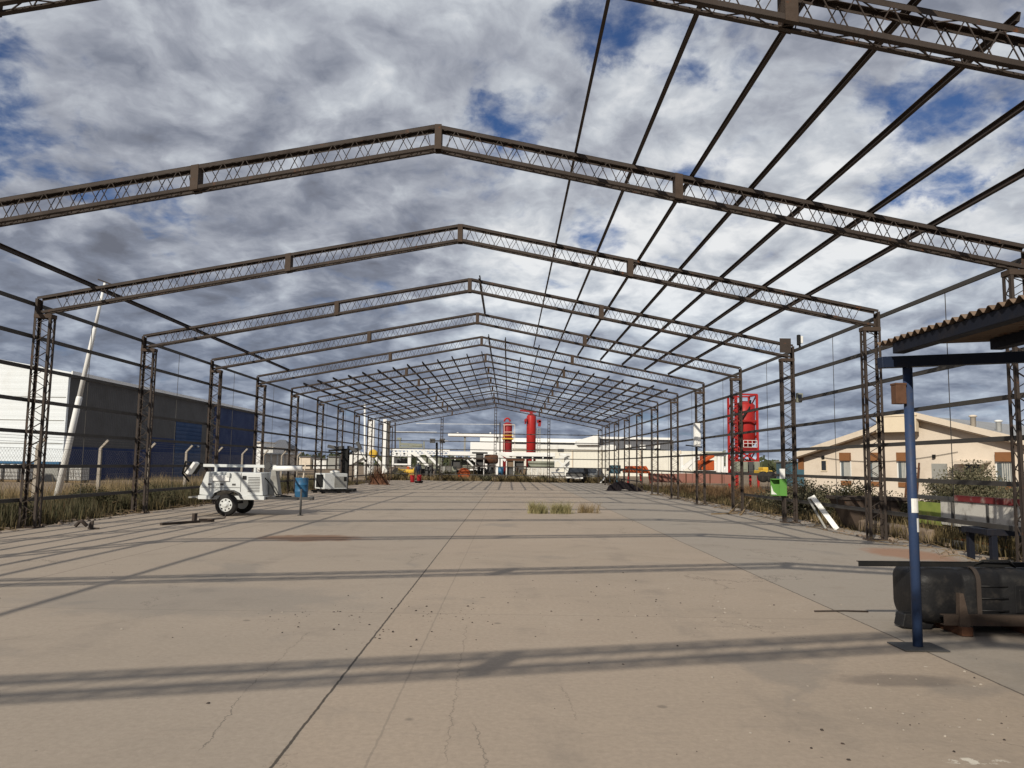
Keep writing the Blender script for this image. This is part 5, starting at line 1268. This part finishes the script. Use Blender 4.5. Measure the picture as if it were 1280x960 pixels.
# more plant standing about behind the far gable
def skid(label, px0, px1, py0, Y, mt, seed):
    rs = random.Random(seed); b = fthing('equipment_skid', label, 'equipment', (px0+px1)/2, Y, 'dark equipment behind the far gable')
    mb = MB(); n = max(3, int((px1-px0)/4))
    for i in range(n):
        a = px0+(px1-px0)*i/n; fbox(mb, a+.2, a+(px1-px0)/n*rs.uniform(.7, .98), py0+rs.uniform(0, 7), 598, Y+rs.uniform(.1, .6), rs.uniform(.6, 1.2))
    fbuild(mb, 'machinery', mt, b, bevel=.03)
    mb = MB(); fbox(mb, px0-.5, px1+.5, 598.3, 600, Y, 1.6); fbar(mb, (px0, py0-1), (px0, 600), Y, .1); fbar(mb, (px1, py0-1), (px1, 600), Y, .1); fbar(mb, (px0, py0-1), (px1, py0-1), Y, .08)
    fbuild(mb, 'frame', 'steel', b)
    mb = MB()
    for i in range(3): c0 = px0+(px1-px0)*rs.random(); mb.tube([at(c0, 597, Y-.1), at(c0+rs.uniform(-3, 3), py0+4, Y-.15), at(c0+rs.uniform(-6, 6), py0+rs.uniform(2, 6), Y-.1)], .05, 6)
    fbuild(mb, 'hose', 'black', b)
skid('dark machinery skid below the lowered rig mast, left of the floodlight tower', 526, 541, 580, 79, 'dark_grey', 1)
skid('low dark skid with hoses left of the yellow winch', 486, 497, 586, 79.5, 'black', 2)
skid('dark skid with upright pipes between the orange coil and the blue barrel', 592, 618, 583, 78.5, 'black', 3)
skid('brown grey skid right of the brown tent skid', 645, 658, 584, 79, 'soffit', 4)

# ------------------------------------------------------------------ vegetation
def blade(mb, x, y, z, h, w, rr, lean=.35):
    a = rr.uniform(0, 6.283); dx, dy = math.cos(a)*w, math.sin(a)*w
    b = rr.uniform(0, 6.283); l = h*rr.uniform(.05, lean)
    mx, my = math.cos(b)*l, math.sin(b)*l
    i = len(mb.v)
    mb.v += [(x-dx, y-dy, z), (x+dx, y+dy, z), (x+mx*.4+dx*.6, y+my*.4+dy*.6, z+h*.6), (x+mx*.4-dx*.6, y+my*.4-dy*.6, z+h*.6), (x+mx, y+my, z+h)]
    mb.f += [(i, i+1, i+2, i+3), (i+3, i+2, i+4)]; mb.sm += [True, True]; mb.mi += [0, 0]
def hnoise(x, y, s=1.0):
    return .5+.25*math.sin(x*1.7*s+1.3*math.sin(y*.9*s))+.25*math.sin(y*2.3*s+1.1*math.sin(x*1.1*s+2))
def strip(name, mat, x0, x1, y0, y1, n, h0, h1, w, seed, thr=.0, clump=.3):
    rr = random.Random(seed); mb = MB(); cnt = 0
    while cnt < n:
        cx, cy = rr.uniform(x0, x1), y0+(y1-y0)*rr.random()**1.35
        if hnoise(cx, cy, .8) < thr: continue
        k = rr.randint(6, 16); hh = rr.uniform(h0, h1)*(.45+.9*hnoise(cx+5, cy, .5))
        for _ in range(k):
            blade(mb, cx+rr.gauss(0, clump*.5), cy+rr.gauss(0, clump*.5), -.07, hh*rr.uniform(.5, 1.1), w*rr.uniform(.6, 1.3), rr)
        cnt += k
    return tag(mb.build(name, M[mat], fix=False), kind='stuff')
# left strip: dark low weeds near the slab, tall dry grass by the fence
strip('weeds', 'green_grass', -12.6, -9.9, 9, 62, 34000, .18, .55, .012, 1, .28)
strip('brushwood', 'bush_leaf', -12.9, -10.1, 11, 56, 26000, .35, .85, .014, 11, .25)
strip('dry_grass', 'dry_grass', -14.6, -12.9, 15, 66, 20000, .40, 1.0, .010, 2, .34)
strip('dry_grass', 'dry_grass', -19, -15, 24, 62, 12000, .35, .85, .011, 3, .30)
strip('russet_weeds', 'rust_grass', -13.4, -11.2, 12, 50, 5000, .35, .75, .010, 4, .6)
# right strip
strip('dry_grass', 'dry_grass', 10.7, 17, 17, 52, 13000, .12, .42, .010, 5, .4)
strip('weeds', 'green_grass', 10.5, 15, 14, 62, 22000, .14, .55, .012, 6, .2)
strip('russet_weeds', 'rust_grass', 11.5, 19, 38, 57, 11000, .35, .80, .014, 7, .3)
strip('weeds', 'green_grass', 10.7, 11.2, 12.5, 19, 2600, .2, .6, .008, 15, .2)
strip('dry_grass', 'dry_grass', 10.6, 12.6, 17.5, 24, 3000, .2, .55, .008, 16, .2)
# behind the far gable
strip('dry_grass', 'dry_grass', -12, 12, 73.2, 80, 14000, .25, .9, .018, 8, .35)
strip('weeds', 'green_grass', -12, 12, 73.0, 75.5, 5000, .3, .8, .02, 9, .5)
def tuft(label, x, y, h, w, n, mat, seed):
    rr = random.Random(seed); mb = MB(); subs = [(rr.gauss(0, w*.26), rr.gauss(0, w*.2), rr.uniform(.45, 1.15)) for _ in range(11)]
    for _ in range(n):
        sx_, sy_, sc_ = rr.choice(subs)
        a = rr.uniform(0, 6.28); r = abs(rr.gauss(0, w*.16))
        blade(mb, x+sx_+r*math.cos(a), y+sy_+r*math.sin(a)*.5, 0, h*sc_*rr.uniform(.4, 1.1)*max(.4, 1-r/w*.6), .006, rr, .85)
    o = mb.build('grass_tuft', M[mat], fix=False)
    return tag(o, label, 'grass tuft', 'grass tufts growing from the slab joint')
tuft('green based dry grass tuft in the slab, leftmost of three', 2.17, 26.1, .45, .60, 1100, 'tuft', 21)
tuft('taller yellow green grass tuft in the slab, middle of three', 3.05, 26.3, .48, .54, 1100, 'tuft', 22)
tuft('thin pale straw tuft in the slab, rightmost of three', 3.95, 26.8, .45, .60, 260, 'dry_grass', 23)

def bush(name, label, cat, x, y, rx, ry, h, n, leaf, mat, seed, twig=26, z=-.07):
    rr = random.Random(seed)
    root = thing(name, label, cat, (x, y, z))
    tw = MB(); lf = MB(); clumps = []
    for i in range(twig):
        a = rr.uniform(0, 6.28); r = math.sqrt(rr.random()); hh = h*rr.uniform(.55, 1.0)*(1-.45*r*r)
        p0 = Vector((rr.uniform(-.2, .2)*rx, rr.uniform(-.2, .2)*ry, 0)); p2 = Vector((r*rx*math.cos(a), r*ry*math.sin(a), hh)); p1 = p0.lerp(p2, .5)+Vector((rr.uniform(-.1, .1), rr.uniform(-.1, .1), .12*h))
        tw.tube([p0, p1, p2], [.018, .011, .004], 4, cap=False)
        for q in range(4): clumps.append((p1.lerp(p2, rr.uniform(-.1, 1.05)), rr.uniform(.09, .20)*min(rx, h)))
        for q in range(3): clumps.append((p0.lerp(p1, rr.uniform(.2, 1)), rr.uniform(.14, .26)*min(rx, h)))
    for i in range(int(n*1.7)):
        c, s_ = rr.choice(clumps)
        gg = lambda q: max(-1.25*q, min(1.25*q, rr.gauss(0, q)))
        p = c + Vector((gg(s_), gg(s_), gg(s_*.8)))
        if p.z < .02: p.z = rr.uniform(.02, .2)
        d = Vector((rr.gauss(0, 1), rr.gauss(0, 1), rr.gauss(.5, 1))).normalized()*leaf*rr.uniform(.6, 1.5)
        sd = d.cross(Vector((rr.gauss(0, 1), rr.gauss(0, 1), rr.gauss(0, 1)))).normalized()*leaf*rr.uniform(.22, .42)
        b0 = len(lf.v); lf.v += [tuple(p-sd*.3), tuple(p+d*.5+sd), tuple(p+d), tuple(p+d*.5-sd)]; lf.f.append((b0, b0+1, b0+2, b0+3)); lf.sm.append(False); lf.mi.append(0)
    tw.build('twigs', M['stem'], root, fix=False); lf.build('foliage', M[mat], root, fix=False)
    return root
bush('dark_shrub', 'dark green shrub behind the white leaning rails', 'shrub', 12.0, 24.2, 1.25, .9, 1.25, 9000, .07, 'bush_leaf', 31, 40)
bush('dry_shrub', 'brown olive shrub left of the green cabinet', 'shrub', 11.6, 27.6, 1.3, .9, 1.25, 8000, .07, 'grey_leaf', 32, 40)
bush('low_shrub', 'low dry shrub farther left of the green cabinet', 'shrub', 12.2, 31.0, 1.3, .9, .95, 5000, .07, 'grey_leaf', 33, 30)
bush('dark_shrub', 'dark scrubby bush between the second right column and the blue post', 'shrub', 12.4, 21.0, 1.0, .8, 1.1, 6500, .06, 'bush_leaf', 34, 34)
bush('grey_bush', 'large rounded grey green bush in front of the cream house', 'bush', 17.2, 27.0, 1.45, 1.2, 2.05, 16000, .075, 'grey_leaf', 35, 60)
bush('grey_bush', 'smaller straw tinged bush right of the large rounded bush', 'bush', 17.9, 25.2, 1.2, .9, 1.35, 8000, .07, 'grey_leaf', 36, 40)
bush('dry_shrub', 'straw coloured scrub above the red rail of the flatbed', 'shrub', 14.6, 19.5, 1.6, .9, 1.3, 9000, .06, 'grey_leaf', 37, 44)
bush('dry_shrub', 'dark tangled scrub beside the lime board of the flatbed', 'shrub', 13.1, 20.2, .9, .8, 1.15, 6000, .06, 'bush_leaf', 38, 34)
bush('low_shrub', 'dark weedy shrub at the foot of the second left column', 'shrub', -10.9, 18.6, 1.0, .8, .75, 4500, .05, 'bush_leaf', 39, 30)
bush('low_shrub', 'dark shrub at the foot of the third left column', 'shrub', -11.2, 23.6, .9, .8, .9, 5000, .05, 'bush_leaf', 40, 30)
bush('low_shrub', 'dark weedy shrub behind the light tower trailer', 'shrub', -10.9, 26.6, 1.1, .9, .8, 5000, .05, 'bush_leaf', 41, 30)
bush('low_shrub', 'russet shrub between the trailer and the blue drum', 'shrub', -10.8, 34.5, 1.2, .8, 1.0, 5000, .06, 'rust_grass', 42, 30)
for i, (px, h, lb) in enumerate(((556, 1.1, 'green shrub by the left gable post'), (612, .8, 'brown shrub by the centre gable post'), (650, .9, 'dry shrub below the brown tent skid'), (682, .8, 'dry shrub below the pale mud tank'), (500, 1.0, 'russet brush below the white drilling rig'))):
    bush('far_shrub', lb, 'shrub', atx(px, 75), 75, 1.1, .6, h, 1600, .12, 'bush_leaf' if i == 0 else 'grey_leaf', 50+i, 16)
# far tree line on the horizon
mb = MB(); rr = random.Random(77)
for i in range(9000):
    a = rr.uniform(-1.2, 1.2); R_ = rr.uniform(330, 420); x, y = R_*math.sin(a), R_*math.cos(a)
    hh = 3.2+2.6*hnoise(x*.05, y*.04)+rr.gauss(0, .7)
    z = hh*rr.random()**.7; s_ = rr.uniform(.6, 1.6)
    d = Vector((rr.gauss(0, 1), rr.gauss(0, 1), rr.gauss(0, 1))).normalized()*s_; e = d.cross(Vector((rr.gauss(0, 1), rr.gauss(0, 1), 1))).normalized()*s_*.6
    p = Vector((x, y, z)); b0 = len(mb.v); mb.v += [tuple(p-d-e), tuple(p+d-e), tuple(p+d+e), tuple(p-d+e)]; mb.f.append((b0, b0+1, b0+2, b0+3)); mb.sm.append(False); mb.mi.append(0)
tag(mb.build('far_treeline', M['far_leaf'], fix=False), kind='stuff')
# pebbles and crumbs on the slab, twigs along the edges
def crumbs(name, mat, n, reg, s0, s1, seed, cl=None):
    rr = random.Random(seed); mb = MB()
    for i in range(n):
        if cl and rr.random() < .8:
            c = rr.choice(cl); x, y = c[0]+rr.gauss(0, c[2]), c[1]+rr.gauss(0, c[2])
        else: x, y = rr.uniform(reg[0], reg[1]), reg[2]+(reg[3]-reg[2])*rr.random()**1.8
        s_ = s0+(s1-s0)*rr.random()**3; a = rr.uniform(0, 6.28)
        P = [(x+s_*math.cos(a+k*1.571)*rr.uniform(.6, 1.2), y+s_*math.sin(a+k*1.571)*rr.uniform(.6, 1.2)) for k in range(4)]
        h = s_*rr.uniform(.35, .8); b0 = len(mb.v)
        mb.v += [(u, v, .001) for u, v in P] + [(x+(u-x)*.6, y+(v-y)*.6, h) for u, v in P]
        for q in ((4,5,6,7),(0,1,5,4),(1,2,6,5),(2,3,7,6),(3,0,4,7)): mb.f.append(tuple(b0+k for k in q)); mb.sm.append(False); mb.mi.append(0)
    return tag(mb.build(name, M[mat], fix=False), kind='stuff')
crumbs('dark_pebbles', 'steel', 330, (-8, 8, 3.5, 40), .005, .017, 61, [(-.6, 8.2, .7), (.4, 8.4, .6), (1.6, 9.2, .9), (4.2, 4.8, .7), (3.2, 9.6, 1.0)])
crumbs('pale_pebbles', 'concrete_post', 260, (-8, 9, 3.5, 34), .005, .018, 62, [(4.2, 5.2, .8), (3.6, 9.3, .9)])
crumbs('edge_rubble', 'brick', 700, (9.6, 10.9, 10, 70), .02, .10, 63)
crumbs('edge_rubble', 'brick', 700, (-10.4, -9.4, 10, 60), .015, .09, 64)
rr = random.Random(65); mb = MB()
for i in range(420):
    sx_ = rr.choice((-1, 1)); x = sx_*rr.uniform(9.5, 10.4); y = rr.uniform(13, 45); a = rr.uniform(0, 6.28); L = rr.uniform(.15, .7)
    mb.tube([(x, y, .02), (x+L*.5*math.cos(a), y+L*.5*math.sin(a), rr.uniform(.03, .12)), (x+L*math.cos(a), y+L*math.sin(a), rr.uniform(.01, .1))], .006, 4, cap=False)
tag(mb.build('fallen_twigs', M['stem'], fix=False), kind='stuff')
